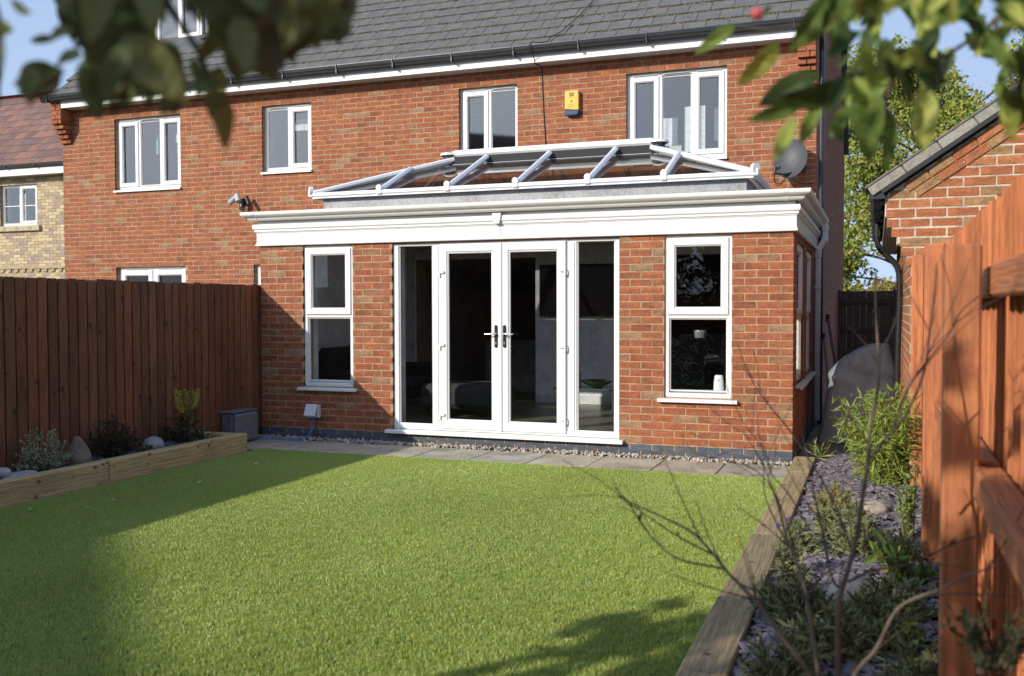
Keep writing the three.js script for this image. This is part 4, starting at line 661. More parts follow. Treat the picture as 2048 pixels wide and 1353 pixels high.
function mergeVerts(g) { const p = g.attributes.position, n = g.attributes.normal, map = new Map(); for (let i = 0; i < p.count; i++) { const k = [p.getX(i), p.getY(i), p.getZ(i)].map((x) => Math.round(x * 1e4)).join(','); if (!map.has(k)) map.set(k, V(0, 0, 0)); map.get(k).add(V(n.getX(i), n.getY(i), n.getZ(i))); } for (let i = 0; i < p.count; i++) { const k = [p.getX(i), p.getY(i), p.getZ(i)].map((x) => Math.round(x * 1e4)).join(','), v = map.get(k).clone().normalize(); n.setXYZ(i, v.x, v.y, v.z); } return g; }
cobble('boulder', 'tall upright brown boulder between the two shrubs of the left bed', [-5.64, 0.24, 3.1], [0.1, 0.16, 0.12], [0, 0.4, 0.05], C(0.2, 0.16, 0.105), { taper: 0.3 });
cobble('boulder', 'rounded blue grey boulder in front of the yellow flowered shrub', [-5.68, 0.19, 2.14], [0.1, 0.085, 0.13], [0, 0.5, 0], C(0.3, 0.29, 0.27));
cobble('boulder', 'pale pinkish round pebble at the left edge of the left bed', [-5.68, 0.2, 3.83], [0.06, 0.05, 0.06], [0, 0, 0], C(0.5, 0.42, 0.4));
cobble('boulder', 'long flat pale stone lying against the sleeper at far left', [-5.6, 0.16, 3.72], [0.06, 0.045, 0.14], [0, -0.3, 0], C(0.36, 0.35, 0.35));
cobble('boulder', 'smooth cream boulder beside the bamboo in the right bed', [0.66, 0.13, 2.62], [0.17, 0.075, 0.11], [0, 0.2, 0], C(0.48, 0.43, 0.34));
cobble('boulder', 'shaded cream boulder behind the bare twig stems in the right bed', [0.64, 0.14, 4.75], [0.13, 0.09, 0.11], [0, 0.7, 0.1], C(0.42, 0.37, 0.29));

// ---------------------------------------------------------------- brick garage at the right
{
  const GZ = 1.374, g = thing('brick_garage', 'orange red brick garage gable with corbelled eaves beyond the right fence', 'garage');
  const xL = 0.98, xR = 4.4, RX = 2.7, tn = 0.675, yAt = (x) => x < RX ? 2.4 + (x - 0.8) * tn : 2.4 + (2 * RX - 0.8 - x) * tn;
  const step = [[0.8, 2.2, 2.8], [0.804, 2.13, 2.2], [0.84, 2.055, 2.13], [0.874, 1.98, 2.055], [0.91, 1.905, 1.98], [0.946, 1.83, 1.905]];
  const pts = [[xL + 0.004, -0.09], [xR, -0.09], [xR, yAt(xR) - 0.03], [RX, yAt(RX) - 0.03], [0.806, yAt(0.806) - 0.03]];
  for (const [x, y0, y1] of step) pts.push([x + 0.006, Math.min(y1, yAt(0.806) - 0.035)], [x + 0.006, y0]); pts.push([xL + 0.004, 1.83]);
  const M2 = C(0.62, 0.52, 0.4);
  const w = mesh('wall', slab(pts, [], 0.25, { col: M2, m: T(0, 0, GZ - 0.0035) }), M.mortar, g);
  const fs = slab([[0.26, -0.09], [6, -0.09], [6, 2.36], [0.26, 2.36]], [], 0.25, { col: M2 }); fs.rotateY(-Math.PI / 2); fs.translate(xL + 0.0035, 0, GZ - 6.26);
  const ws = mesh('wall', fs, M.mortar, g);
  mesh('wall', [boxg(xL + 0.3, -0.09, GZ - 6.2, xR, 2.3, GZ - 5.95, { col: C(0.3, 0.1, 0.05) }), boxg(xR - 0.25, -0.09, GZ - 5.94, xR, 2.3, GZ - 0.26, { col: C(0.3, 0.1, 0.05) })], M.mortar, g);
  const all = [];
  for (let r = 0; r < 52; r++) { const y = -0.07 + r * 0.075, st = step.find(([, a, b]) => y + 0.04 > a && y + 0.04 < b), xl = st ? st[0] : xL;
    for (const b of bond(xR - 0.79, y, 1, [], { par: r % 2 })) { let a = 0.79 + b.u, e = a + b.L; a = Math.max(a, xl); const lim = RX - (RX - 0.8) , cutL = y + 0.065 > 2.37 ? 0.8 + (y + 0.065 - 2.4) / tn + 0.035 : -9; a = Math.max(a, cutL); e = Math.min(e, 2 * RX - cutL); if (e - a < 0.04) continue; all.push({ p: V((a + e) / 2, y + 0.0375, GZ + rr(-0.002, 0.002)), ry: 0, L: e - a, kind: 'orange', w, hide: a > 1.9 || y < 1.6 }); } }
  // raking courses that follow the verge
  const ang = Math.atan(tn);
  for (const [row, off] of [[0, 0.06], [1, 0.1]]) for (let s = 0.06 + off; s < 2.1; s += 0.2) { const L = 0.19, c = V(0.8, 2.4, GZ + 0.012).add(V(Math.cos(ang), Math.sin(ang), 0).multiplyScalar(s + 0.1)).add(V(Math.sin(ang), -Math.cos(ang), 0).multiplyScalar(0.075 + row * 0.073)); if (c.x - 0.1 < 0.82 + row * 0.05) continue; all.push({ p: c, ry: 0, rz: ang, L, kind: 'orange', w, hide: c.x > 2 }); }
  for (const b of bond(5.9, -0.07, 32, [], {})) all.push({ p: V(xL + rr(-0.001, 0.001), b.y + 0.0375, GZ - 0.035 - b.u - b.L / 2), ry: -Math.PI / 2, L: b.L, kind: 'orange', w: ws, face: 0.1 });
  placeBricks(all, (b) => b.w, w, 240);
  const L = 2.35, up = V(-Math.cos(ang), -Math.sin(ang), 0);
  const rf = mesh('roof', [prep(chamfer(0, 0.02, -6.3, (RX - 0.72) / Math.cos(ang), 0.09, 0.05, 0.006), { col: C(0.15, 0.13, 0.115), m: xf([0.72, yAt(0.72), GZ], [0, 0, ang]) }), prep(chamfer(-(RX - 0.72) / Math.cos(ang), 0.02, -6.3, 0, 0.09, 0.05, 0.006), { col: C(0.15, 0.13, 0.115), m: xf([2 * RX - 0.72, yAt(0.72), GZ], [0, 0, -ang]) })], M.tile, g);
  mesh('undercloak', prep(chamfer(0.06, -0.012, -0.2, (RX - 0.72) / Math.cos(ang), 0.018, 0.075, 0.003), { col: C(0.03, 0.03, 0.03), m: xf([0.72, yAt(0.72), GZ], [0, 0, ang]) }), M.tile, rf);
  for (let i = 0; i < 8; i++) { const c = vary(C(0.16, 0.145, 0.13), 0.12); mesh('verge_tile', prep(chamfer(i * 0.3, 0.092, -0.28, i * 0.3 + 0.296, 0.112, 0.07, 0.006), { col: c, m: xf([0.7, yAt(0.7), GZ], [0, 0, ang]) }), M.tile, rf); mesh('verge_mortar', prep(chamfer(i * 0.3 + 0.003, 0.02, 0.03, i * 0.3 + 0.294, 0.09, 0.066, 0.004), { col: vary(C(0.3, 0.27, 0.23), 0.1), m: xf([0.71, yAt(0.71), GZ], [0, 0, ang]) }), M.tile, rf); }
  for (let k = 0; k < 18; k++) mesh('eaves_tile', prep(chamfer(-0.02, 0.092, -0.327, 0.34, 0.112, 0, 0.006), { col: vary(C(0.14, 0.12, 0.11), 0.12), m: xf([0.755, yAt(0.755), GZ - 0.3 - k * 0.33], [0, 0, ang - 0.02]) }), M.tile, rf);
  mesh('soffit', boxg(0.8, 2.2, GZ - 6, 0.975, 2.215, GZ - 0.27, { col: C(0.62, 0.58, 0.52) }), M.upvc, g);
  mesh('fascia', boxg(0.792, 2.2, GZ - 6, 0.804, 2.36, GZ - 0.03, { col: C(0.6, 0.56, 0.5) }), M.upvc, g);
  const gp = [[0, 0], [0.03, -0.06], [0.085, -0.06], [0.112, 0], [0.104, 0], [0.08, -0.05], [0.035, -0.05], [0.008, 0]];
  const gu = runX(gp.map(([z, y]) => [z, y]), 0, 5.9, 0, 0, { col: C(0.03, 0.031, 0.035) }); gu.rotateY(-Math.PI / 2); gu.translate(0.79, 2.4, GZ - 5.87);
  const gm = mesh('gutter', [gu, boxg(0.68, 2.335, GZ + 0.031, 0.789, 2.402, GZ + 0.04, { col: C(0.035, 0.036, 0.04) })], M.black, g);
  for (let k = 0; k < 7; k++) mesh('gutter_bracket', cbox(0.672, 2.332, GZ - 0.2 - k * 0.85, 0.79, 2.406, GZ - 0.17 - k * 0.85, { col: C(0.022, 0.022, 0.025) }), M.black, gm);
  mesh('downpipe', tube([[0.735, 2.36, -0.9], [0.735, 2.14, -0.9], [0.77, 2.06, -0.9], [0.9, 1.93, -0.9], [0.935, 1.86, -0.9], [0.935, 0.9, -0.9], [0.935, 0, -0.9]], 0.03, 40, 10, { col: C(0.022, 0.022, 0.025) }), M.black, g);
}

// ---------------------------------------------------------------- things fixed to the walls
{
  const al = thing('alarm_box', 'yellow burglar alarm box with dark blue base on the house wall', 'alarm', [-3.225, 4.135, HZ]);
  const s = new THREE.Shape(); s.moveTo(-0.1, 0.085); s.bezierCurveTo(-0.05, 0.1, 0.02, 0.065, 0.1, 0.075); s.lineTo(0.1, 0.32); s.quadraticCurveTo(0.1, 0.345, 0.075, 0.345); s.lineTo(-0.075, 0.345); s.quadraticCurveTo(-0.1, 0.345, -0.1, 0.32); s.closePath();
  const e = (sh, d, b) => { const g = new THREE.ExtrudeGeometry(sh, { depth: d - 2 * b, bevelEnabled: true, bevelSize: b, bevelThickness: b, bevelOffset: -b, bevelSegments: 3, curveSegments: 10 }); g.translate(0, 0, b); return g; };
  mesh('cover', prep(e(s, 0.075, 0.012), { col: C(0.74, 0.46, 0.06) }), phys({ roughness: 0.35 }), al);
  const s2 = new THREE.Shape(); s2.moveTo(-0.1, 0.083); s2.bezierCurveTo(-0.05, 0.098, 0.02, 0.063, 0.1, 0.073); s2.lineTo(0.1, 0.035); s2.quadraticCurveTo(0.1, 0, 0.06, 0); s2.lineTo(-0.06, 0); s2.quadraticCurveTo(-0.1, 0, -0.1, 0.035); s2.closePath();
  mesh('base', prep(e(s2, 0.078, 0.016), { col: C(0.03, 0.055, 0.12) }), phys({ roughness: 0.25 }), al);
  const cv = document.createElement('canvas'); cv.width = 256; cv.height = 400; const x = cv.getContext('2d');
  x.fillStyle = '#e2b43c'; x.fillRect(0, 0, 256, 400); x.strokeStyle = '#7a5c14'; x.lineWidth = 4; x.strokeRect(14, 10, 228, 380);
  x.fillStyle = '#1c1a14'; x.fillRect(72, 22, 120, 92); x.strokeStyle = '#e2b43c'; x.lineWidth = 9; for (const k of [0, 1, 2]) { x.beginPath(); x.moveTo(92 + k * 36, 30); x.quadraticCurveTo(72 + k * 36, 52, 96 + k * 34, 66); x.quadraticCurveTo(120 + k * 34, 84, 94 + k * 36, 108); x.stroke(); }
  x.fillStyle = '#7a5c14'; x.fillRect(50, 142, 160, 10); x.fillRect(100, 178, 60, 7); x.fillStyle = '#4c3a10'; x.beginPath(); x.arc(128, 232, 24, 0, 7); x.fill();
  x.fillStyle = '#2a210c'; x.font = 'bold 42px sans-serif'; x.textAlign = 'center'; x.fillText('ACTIVE', 128, 322, 170); x.font = 'bold 36px sans-serif'; x.fillText('SECURITY', 128, 368, 190);
  const ct = new THREE.CanvasTexture(cv); ct.colorSpace = THREE.SRGBColorSpace;
  const lg = new THREE.PlaneGeometry(0.15, 0.225); lg.translate(0, 0.213, 0.0765); mesh('printed_label', prep(lg, { keepUV: true }), new THREE.MeshStandardMaterial({ map: ct, roughness: 0.5 }), al);
}
{
  const d = thing('satellite_dish', 'grey mesh satellite dish on the house wall at its right end', 'satellite dish', [-0.22, 3.25, HZ]);
  const pr = []; for (let i = 0; i <= 12; i++) { const r = 0.225 * i / 12; pr.push(new THREE.Vector2(r, 0.32 * r * r * 4)); } pr.push(new THREE.Vector2(0.232, 0.068), new THREE.Vector2(0.226, 0.058));
  const dg = new THREE.LatheGeometry(pr, 36); dg.scale(0.93, 1, 1.12); dg.rotateX(Math.PI / 2 - 0.25);
  const dish = mesh('reflector', prep(dg, { col: C(0.06, 0.062, 0.066), m: xf([-0.06, 0.09, 0.2], [0, -0.25, 0]) }), std({ roughness: 0.55, side: THREE.DoubleSide }), d);
  mesh('bracket', [cyl([0.06, 0.0, 0.0], [0.06, 0.0, 0.06], 0.045, 0.045, 10, { col: C(0.2, 0.2, 0.2) }), tube([[0.06, 0, 0.05], [0.05, 0.02, 0.1], [-0.01, 0.07, 0.15], [-0.06, 0.09, 0.2]], 0.016, 12, 8, { col: C(0.12, 0.12, 0.12) })], M.metal, d);
  mesh('feed_arm', taper([[-0.04, -0.06, 0.24], [-0.12, -0.1, 0.33], [-0.25, -0.1, 0.5]], 0.014, 0.011, 10, 8, { col: C(0.02, 0.02, 0.02) }), M.black, d);
  mesh('receiver', [cyl([-0.25, -0.12, 0.5], [-0.24, -0.02, 0.47], 0.02, 0.026, 12, { col: C(0.03, 0.03, 0.03) }), cyl([-0.245, -0.05, 0.48], [-0.2, -0.01, 0.42], 0.022, 0.03, 12, { col: C(0.1, 0.1, 0.1) })], M.black, d);
  mesh('cable', [tube([[-0.25, -0.12, 0.5], [-0.25, -0.2, 0.47], [-0.18, -0.21, 0.35], [-0.1, -0.1, 0.27], [0, -0.17, 0.06], [0.1, -0.19, 0.01], [0.2, -0.18, 0.008]], 0.005, 40, 6, { col: C(0.015, 0.015, 0.015) }), tube([[-0.25, -0.12, 0.5], [-0.22, -0.25, 0.45], [-0.13, -0.18, 0.36], [-0.08, -0.1, 0.28]], 0.004, 24, 6, { col: C(0.015, 0.015, 0.015) })], M.rubber, d);
}
{
  const f = thing('security_light', 'twin headed grey security light with dark sensor on the house wall', 'light fitting', [-8.68, 3.16, HZ]);
  mesh('wall_plate', cyl([0.02, 0.02, 0], [0.02, 0.02, 0.04], 0.055, 0.05, 16, { col: C(0.03, 0.03, 0.03) }), M.black, f);
  mesh('lamp_head', [cyl([-0.15, -0.02, 0.17], [-0.05, 0.1, 0.1], 0.045, 0.04, 14, { col: C(0.42, 0.43, 0.42) }), cyl([-0.05, 0.05, 0.09], [0.01, 0.02, 0.04], 0.015, 0.015, 8, { col: C(0.03, 0.03, 0.03) })], M.upvc, f);
  mesh('lamp_head', [cyl([0.03, -0.0, 0.18], [-0.03, 0.12, 0.13], 0.045, 0.04, 14, { col: C(0.45, 0.46, 0.45) }), cyl([0, 0.06, 0.13], [0.02, 0.02, 0.04], 0.015, 0.015, 8, { col: C(0.03, 0.03, 0.03) })], M.upvc, f);
  mesh('sensor', [cyl([0.05, -0.08, 0.12], [0.05, 0.02, 0.1], 0.045, 0.04, 14, { col: C(0.02, 0.02, 0.02) }), cyl([0.05, 0.0, 0.11], [0.02, 0.02, 0.04], 0.02, 0.02, 8, { col: C(0.02, 0.02, 0.02) })], M.black, f);
  mesh('lamp_head', [cyl([0.2, -0.05, 0.14], [0.12, 0.08, 0.1], 0.035, 0.035, 12, { col: C(0.02, 0.02, 0.025) }), cyl([0.14, 0.04, 0.1], [0.03, 0.02, 0.04], 0.014, 0.014, 8, { col: C(0.02, 0.02, 0.02) })], M.black, f);
}
{
  const rp = (px, py) => { const A = 39 * Math.PI / 180, n = V(0, Math.cos(A), Math.sin(A)), o = V(0, 5.06, HZ + 0.27).addScaledVector(n, 0.045), d = at(px, py, 1).sub(camera.position), t = o.sub(camera.position).dot(n) / d.dot(n); return camera.position.clone().addScaledVector(d, t); };
  const pts = [[1200, -14], [1180, 8], [1160, 30], [1137, 50], [1124, 62], [1105, 72], [1092, 84]].map(([a, b]) => rp(a, b));
  tag(mesh('roof_cable', [tube([...pts, V(-3.72, 5.09, HZ + 0.4), V(-3.71, 5.0, HZ + 0.385), V(-3.7, 4.9, HZ + 0.262), V(-3.7, 4.852, HZ + 0.24), V(-3.68, 4.85, HZ + 0.02), V(-3.67, 4.6, HZ + 0.008), V(-3.65, 4.2, HZ + 0.008), V(-3.62, 3.7, HZ + 0.01), V(-3.61, 3.2, HZ + 0.008)], 0.0065, 120, 6, { col: C(0.012, 0.012, 0.012) })], M.rubber), 'thin black cable running down the roof and the house wall', 'cable');
}
{
  const s = thing('outdoor_socket', 'white outdoor socket with its cover tilted open low on the orangery wall', 'socket', [-5.235, 0.325, 0]);
  mesh('back_box', cbox(-0.075, -0.075, 0.001, 0.075, 0.07, 0.06, { col: C(0.72, 0.72, 0.72), b: 0.008 }), M.upvc, s);
  mesh('cover', prep(chamfer(-0.072, -0.145, 0, 0.072, 0, 0.025, 0.008), { col: C(0.75, 0.75, 0.76), m: xf([-0.008, 0.074, 0.058], [-0.42, 0, 0]) }), M.upvc, s);
  const c = mesh('blue_cable', [tube([[-5.24, 0.25, 0.05], [-5.25, 0.18, 0.07], [-5.26, 0.06, 0.1], [-5.36, 0.025, 0.15], [-5.5, 0.012, 0.2], [-5.7, 0.012, 0.13], [-5.85, 0.012, 0.2], [-5.93, 0.012, 0.4]], 0.005, 50, 6, { col: C(0.12, 0.25, 0.5) }), tube([[-5.22, 0.25, 0.05], [-5.23, 0.12, 0.08], [-5.3, 0.025, 0.13], [-5.42, 0.012, 0.24], [-5.6, 0.012, 0.2], [-5.8, 0.012, 0.3], [-5.9, 0.012, 0.5]], 0.005, 50, 6, { col: C(0.12, 0.25, 0.5) })], M.rubber); tag(c, 'pale blue cable hanging from the open socket onto the slabs', 'cable');
}
{
  const b = thing('utility_box', 'grey plastic storage box standing on the slabs against the left fence', 'box', [-5.87, 0, 0.52]);
  mesh('body', cbox(-0.11, 0.005, -0.21, 0.05, 0.345, 0.22, { col: C(0.13, 0.14, 0.155), b: 0.02 }), M.plain, b);
  mesh('front_panel', cbox(0.048, 0.02, -0.2, 0.09, 0.335, 0.21, { col: C(0.17, 0.18, 0.195), b: 0.022 }), M.plain, b);
  mesh('lid', cbox(-0.12, 0.342, -0.22, 0.07, 0.362, 0.23, { col: C(0.16, 0.17, 0.185), b: 0.009 }), M.plain, b);
}
{ // draped cover in the passage
  const t = thing('covered_barbecue', 'barbecue under a grey fabric cover standing in the side passage', 'barbecue', [0.56, 0, -1.95]); t.scale.setScalar(1.03);
  const U = 96, N = 48, P = [], I = [];
  const xr0 = [[0, -0.42, 0.4], [0.3, -0.38, 0.395], [0.55, -0.34, 0.39], [0.74, -0.3, 0.385], [0.84, -0.235, 0.375], [0.93, -0.12, 0.35], [1.0, -0.01, 0.33], [1.045, 0.09, 0.31]];
  const lim = (y) => { for (let i = 1; i < xr0.length; i++) if (y <= xr0[i][0]) { const t2 = (y - xr0[i - 1][0]) / (xr0[i][0] - xr0[i - 1][0]); return [lerp(xr0[i - 1][1], xr0[i][1], t2), lerp(xr0[i - 1][2], xr0[i][2], t2)]; } return [0.09, 0.31]; };
  for (let j = 0; j <= N; j++) for (let i = 0; i < U; i++) {
    const t2 = j / N, y = t2 < 0.86 ? 1.045 * (t2 / 0.86) : 1.045 + 0.012 * Math.sin((t2 - 0.86) / 0.14 * Math.PI / 2), sh = t2 < 0.86 ? 1 : 1 - (t2 - 0.86) / 0.14, [a, b] = lim(Math.min(y, 1.045)), cx = (a + b) / 2, rx = (b - a) / 2 * sh, rz = (0.3 - 0.08 * y) * sh, an = i / U * 2 * Math.PI, c = Math.cos(an), s = Math.sin(an), k = 1 / Math.pow(Math.abs(c) ** 5 + Math.abs(s) ** 5, 0.2);
    const f = 0.05 * (fbm(i / U, y * 0.24, 9, 2, 3, 44) - 0.5) * smooth(1, 0.6, y) + 0.02 * Math.sin(y * 21 + 3 * c + 2.4 * s) * Math.exp(-(((y - 0.72) / 0.09) ** 2)) + 0.05 * (fbm((c + 1) * 0.21 + y * 0.3, y * 0.55, 6, 4, 2, 48) - 0.5), q = 1 + f / Math.max(0.12, rx + rz) * 2;
    P.push(cx + c * k * rx * q, y, s * k * rz * q);
  }
  for (let j = 0; j < N; j++) for (let i = 0; i < U; i++) { const a = j * U + i, b = j * U + (i + 1) % U; I.push(a, a + U, b, b, a + U, b + U); }
  const g = new THREE.BufferGeometry(); g.setAttribute('position', new THREE.Float32BufferAttribute(P, 3)); g.setIndex(I); g.computeVertexNormals();
  mesh('cover', prep(g, { col: C(0.36, 0.39, 0.42) }), M.cover, t);
  mesh('toggle', cbox(-0.27, 0.66, 0.245, -0.235, 0.72, 0.262, { col: C(0.5, 0.5, 0.47), b: 0.006 }), M.upvc, t);
  for (const [n, l, a, b, r, c] of [['garden_pole', 'slim grey pole leaning in the passage beside the white downpipe', [0.28, 0.02, -2.2], [0.13, 1.12, -2.95], 0.013, 0.16], ['garden_pole', 'thicker dark pole leaning in the passage behind the grey cover', [0.42, 0.02, -2.3], [0.17, 1.35, -3.1], 0.017, 0.1]]) { const m = mesh(n, [cyl(a, b, r, r, 10, { col: C(c, c, c) }), cyl([b[0] - 0.005, b[1] - 0.04, b[2]], [b[0] + 0.002, b[1] + 0.05, b[2]], r * 1.4, r * 1.4, 10, { col: C(0.03, 0.03, 0.03) })], M.plain); tag(m, l, 'pole'); }
}

// ---------------------------------------------------------------- furniture seen through the glass
{
  const tv = thing('television', 'wide black television hanging on the white wall inside the orangery', 'television', [-3.13, 1.73, HZ + 0.02]);
  mesh('screen', cbox(-0.555, -0.35, 0.03, 0.555, 0.35, 0.055, { col: C(0.008, 0.008, 0.009) }), phys({ roughness: 0.18 }), tv);
  mesh('frame', ring(-0.565, -0.36, 0.565, 0.36, 0.014, 0.025, 0.062, { col: C(0.012, 0.012, 0.012) }), M.black, tv);
  mesh('wall_bracket', cbox(-0.2, -0.15, 0.005, 0.2, 0.15, 0.029, { col: C(0.02, 0.02, 0.02) }), M.black, tv);
  const so = thing('sofa', 'dark fabric sofa against the left wall inside the orangery', 'sofa', [-5.25, 0.146, -1.6]);
  const dk = C(0.02, 0.02, 0.022);
  mesh('seat', [cbox(-0.35, 0.08, -0.95, 0.4, 0.28, 0.95, { col: dk, b: 0.03 }), cbox(-0.2, 0.285, -0.78, 0.42, 0.42, -0.01, { col: dk, b: 0.05 }), cbox(-0.2, 0.285, 0.01, 0.42, 0.42, 0.78, { col: dk, b: 0.05 })], M.fabric, so);
  mesh('backrest', cbox(-0.4, 0.1, -0.95, -0.15, 0.86, 0.95, { col: dk, b: 0.06 }), M.fabric, so);
  for (const z of [-0.96, 0.79]) mesh('armrest', cbox(-0.36, 0.08, z, 0.4, 0.6, z + 0.17, { col: dk, b: 0.05 }), M.fabric, so);
  mesh('cushion', prep(new THREE.SphereGeometry(0.24, 20, 14), { col: C(0.03, 0.03, 0.035), m: xf([-0.02, 0.58, 0.45], [0.3, 0.2, -0.3], [0.45, 1, 1]) }), M.fabric, so);
  const ot = thing('footstool', 'low dark grey footstool in the middle of the orangery floor', 'footstool', [-4.1, 0.146, -1.75]);
  mesh('cushion', cbox(-0.5, 0.1, -0.4, 0.5, 0.4, 0.4, { col: C(0.05, 0.05, 0.055), b: 0.06 }), M.fabric, ot);
  for (const x of [-0.4, 0.4]) for (const z of [-0.3, 0.3]) mesh('leg', cyl([x, 0, z], [x, 0.11, z], 0.02, 0.025, 10, { col: C(0.02, 0.015, 0.01) }), M.plain, ot);
  const cu = thing('kitchen_cupboard', 'pale cupboard with two round knobs in the dim room beyond', 'cupboard', [-4.9, 0.11, HZ - 2.2]);
  mesh('body', cbox(-0.45, 0, -0.25, 0.45, 0.85, 0.25, { col: C(0.36, 0.36, 0.35) }), M.paint, cu);
  for (const x of [-0.22, 0.22]) { const d = mesh('door', cbox(x - 0.21, 0.04, 0.252, x + 0.21, 0.8, 0.272, { col: C(0.4, 0.4, 0.39), b: 0.006 }), M.paint, cu); mesh('knob', prep(new THREE.SphereGeometry(0.02, 12, 8), { col: C(0.1, 0.1, 0.1), m: T(x + (x < 0 ? 0.15 : -0.15), 0.66, 0.285) }), M.metal, d); }
  const cvs = document.createElement('canvas'); cvs.width = cvs.height = 512; const x = cvs.getContext('2d'); x.fillStyle = '#0d0d0e'; x.fillRect(0, 0, 512, 512); x.strokeStyle = '#6e6e6c'; x.lineWidth = 5; x.lineCap = 'round';
  for (let i = 0; i < 34; i++) { let px = R() * 512, py = R() * 512, a = R() * 6.28, k = rr(-0.3, 0.3); x.beginPath(); x.moveTo(px, py); for (let j = 0; j < 46; j++) { a += k; k += rr(-0.05, 0.05); k = clamp(k, -0.32, 0.32); px += Math.cos(a) * 7; py += Math.sin(a) * 7; x.lineTo(px, py); } x.stroke(); }
  const sw = new THREE.CanvasTexture(cvs); sw.colorSpace = THREE.SRGBColorSpace; sw.wrapS = sw.wrapT = THREE.RepeatWrapping; const swm = new THREE.MeshStandardMaterial({ map: rep(sw, 0.55, 0.55), roughness: 0.8 });
  const ch = (pos, ry, label) => { const c = thing('dining_chair', label, 'chair', pos, undefined); c.rotation.y = ry;
    mesh('backrest', cbox(-0.22, 0.5, -0.23, 0.22, 1.02, -0.17, { b: 0.02, ou: R(), ov: R() }), swm, c); mesh('seat', cbox(-0.22, 0.42, -0.2, 0.22, 0.5, 0.22, { b: 0.03 }), swm, c);
    for (const a of [-0.19, 0.19]) for (const b of [-0.19, 0.19]) mesh('leg', cbox(a - 0.02, 0, b - 0.02, a + 0.02, 0.43, b + 0.02, { col: C(0.02, 0.015, 0.012) }), M.plain, c); };
  ch([-1.22, 0.146, -1.0], Math.PI + 0.15, 'black dining chair with white swirls nearest the right window, at its left');
  ch([-1.28, 0.146, -2.5], Math.PI - 0.1, 'black dining chair with white swirls farther inside, behind the vase');
  ch([-0.98, 0.146, -2.45], Math.PI + 0.1, 'black dining chair with white swirls farther inside, right of the vase');
  const tb = thing('dining_table', 'dark dining table behind the right window of the orangery', 'table', [-1.0, 0.146, -1.75]);
  mesh('tabletop', cbox(-0.6, 0.7, -0.4, 0.6, 0.74, 0.4, { col: C(0.02, 0.018, 0.016) }), M.plain, tb); for (const a of [-0.52, 0.52]) for (const b of [-0.32, 0.32]) mesh('leg', cbox(a - 0.03, 0, b - 0.03, a + 0.03, 0.699, b + 0.03, { col: C(0.02, 0.018, 0.016) }), M.plain, tb);
  const va = new THREE.LatheGeometry([[0.001, 0], [0.06, 0], [0.065, 0.02], [0.03, 0.06], [0.035, 0.1], [0.06, 0.15], [0.045, 0.2], [0.075, 0.28], [0.08, 0.34], [0.06, 0.345]].map(([r, y]) => new THREE.Vector2(r, y)), 24); va.translate(-1.15, 0.887, -1.6);
  tag(mesh('vase', prep(va, { col: C(0.2, 0.2, 0.21) }), phys({ roughness: 0.2 })), 'tall grey turned vase on the dark dining table', 'vase');
  const af = new THREE.LatheGeometry([[0.001, 0], [0.05, 0], [0.053, 0.01], [0.05, 0.08], [0.042, 0.145], [0.034, 0.155], [0.001, 0.156]].map(([r, y]) => new THREE.Vector2(r, y)), 20);
  const frs = thing('air_freshener', 'small white air freshener standing on the sill inside the right window', 'air freshener', [-0.715, 0.668, -0.14]);
  mesh('body', prep(af, { col: C(0.78, 0.78, 0.79), m: xf([0, 0, 0], [0, 0, 0], [1, 1, 0.7]) }), M.upvc, frs); mesh('vent', cyl([0, 0.105, 0.03], [0, 0.105, 0.037], 0.008, 0.008, 12, { col: C(0.3, 0.3, 0.3) }), M.upvc, frs);
  mesh('inner_sill', [cbox(-1.225, 0.605, -0.215, -0.58, 0.667, -0.1, { col: WHITE, b: 0.004 }), cbox(-5.385, 0.605, -0.215, -4.75, 0.667, -0.1, { col: WHITE, b: 0.004 })], M.upvc, org);
  const ct = thing('coffee_table', 'low glass topped table behind the right door sidelight', 'table', [-2.72, 0.146, -2.55]);
  mesh('tabletop', cbox(-0.42, 0.3, -0.28, 0.42, 0.315, 0.28, { col: C(0.1, 0.13, 0.1) }), phys({ roughness: 0.08 }), ct); for (const a of [-0.35, 0.35]) for (const b of [-0.2, 0.2]) mesh('leg', cyl([a, 0, b], [a, 0.3, b], 0.015, 0.015, 8, { col: C(0.4, 0.4, 0.4) }), M.metal, ct);
  const bo = new THREE.LatheGeometry([[0.001, 0], [0.06, 0], [0.07, 0.01], [0.16, 0.05], [0.21, 0.09], [0.205, 0.094], [0.15, 0.06], [0.001, 0.02]].map(([r, y]) => new THREE.Vector2(r, y)), 30); bo.translate(-2.62, 0.462, -2.5);
  tag(mesh('bowl', prep(bo, { col: C(0.05, 0.07, 0.02) }), phys({ roughness: 0.15, side: THREE.DoubleSide })), 'wide dark green bowl on the low table inside the sidelight', 'bowl');
  const bt = (n, l, x0, c, c2) => { const b = thing('bottle', l, 'bottle', [x0, 0.462, -2.62]); const g = new THREE.LatheGeometry([[0.001, 0], [0.032, 0], [0.034, 0.01], [0.034, 0.15], [0.014, 0.2], [0.013, 0.25], [0.001, 0.25]].map(([r, y]) => new THREE.Vector2(r, y)), 18); mesh('body', prep(g, { col: c }), phys({ roughness: 0.15 }), b); mesh('cap', cyl([0, 0.245, 0], [0, 0.275, 0], 0.016, 0.016, 12, { col: c2 }), M.plain, b); };
  bt(0, 'yellow bottle at the left of the low table inside the sidelight', -3.0, C(0.6, 0.45, 0.04), C(0.7, 0.6, 0.1)); bt(1, 'clear bottle with a blue cap beside the yellow bottle', -2.9, C(0.35, 0.4, 0.42), C(0.03, 0.12, 0.6));
}
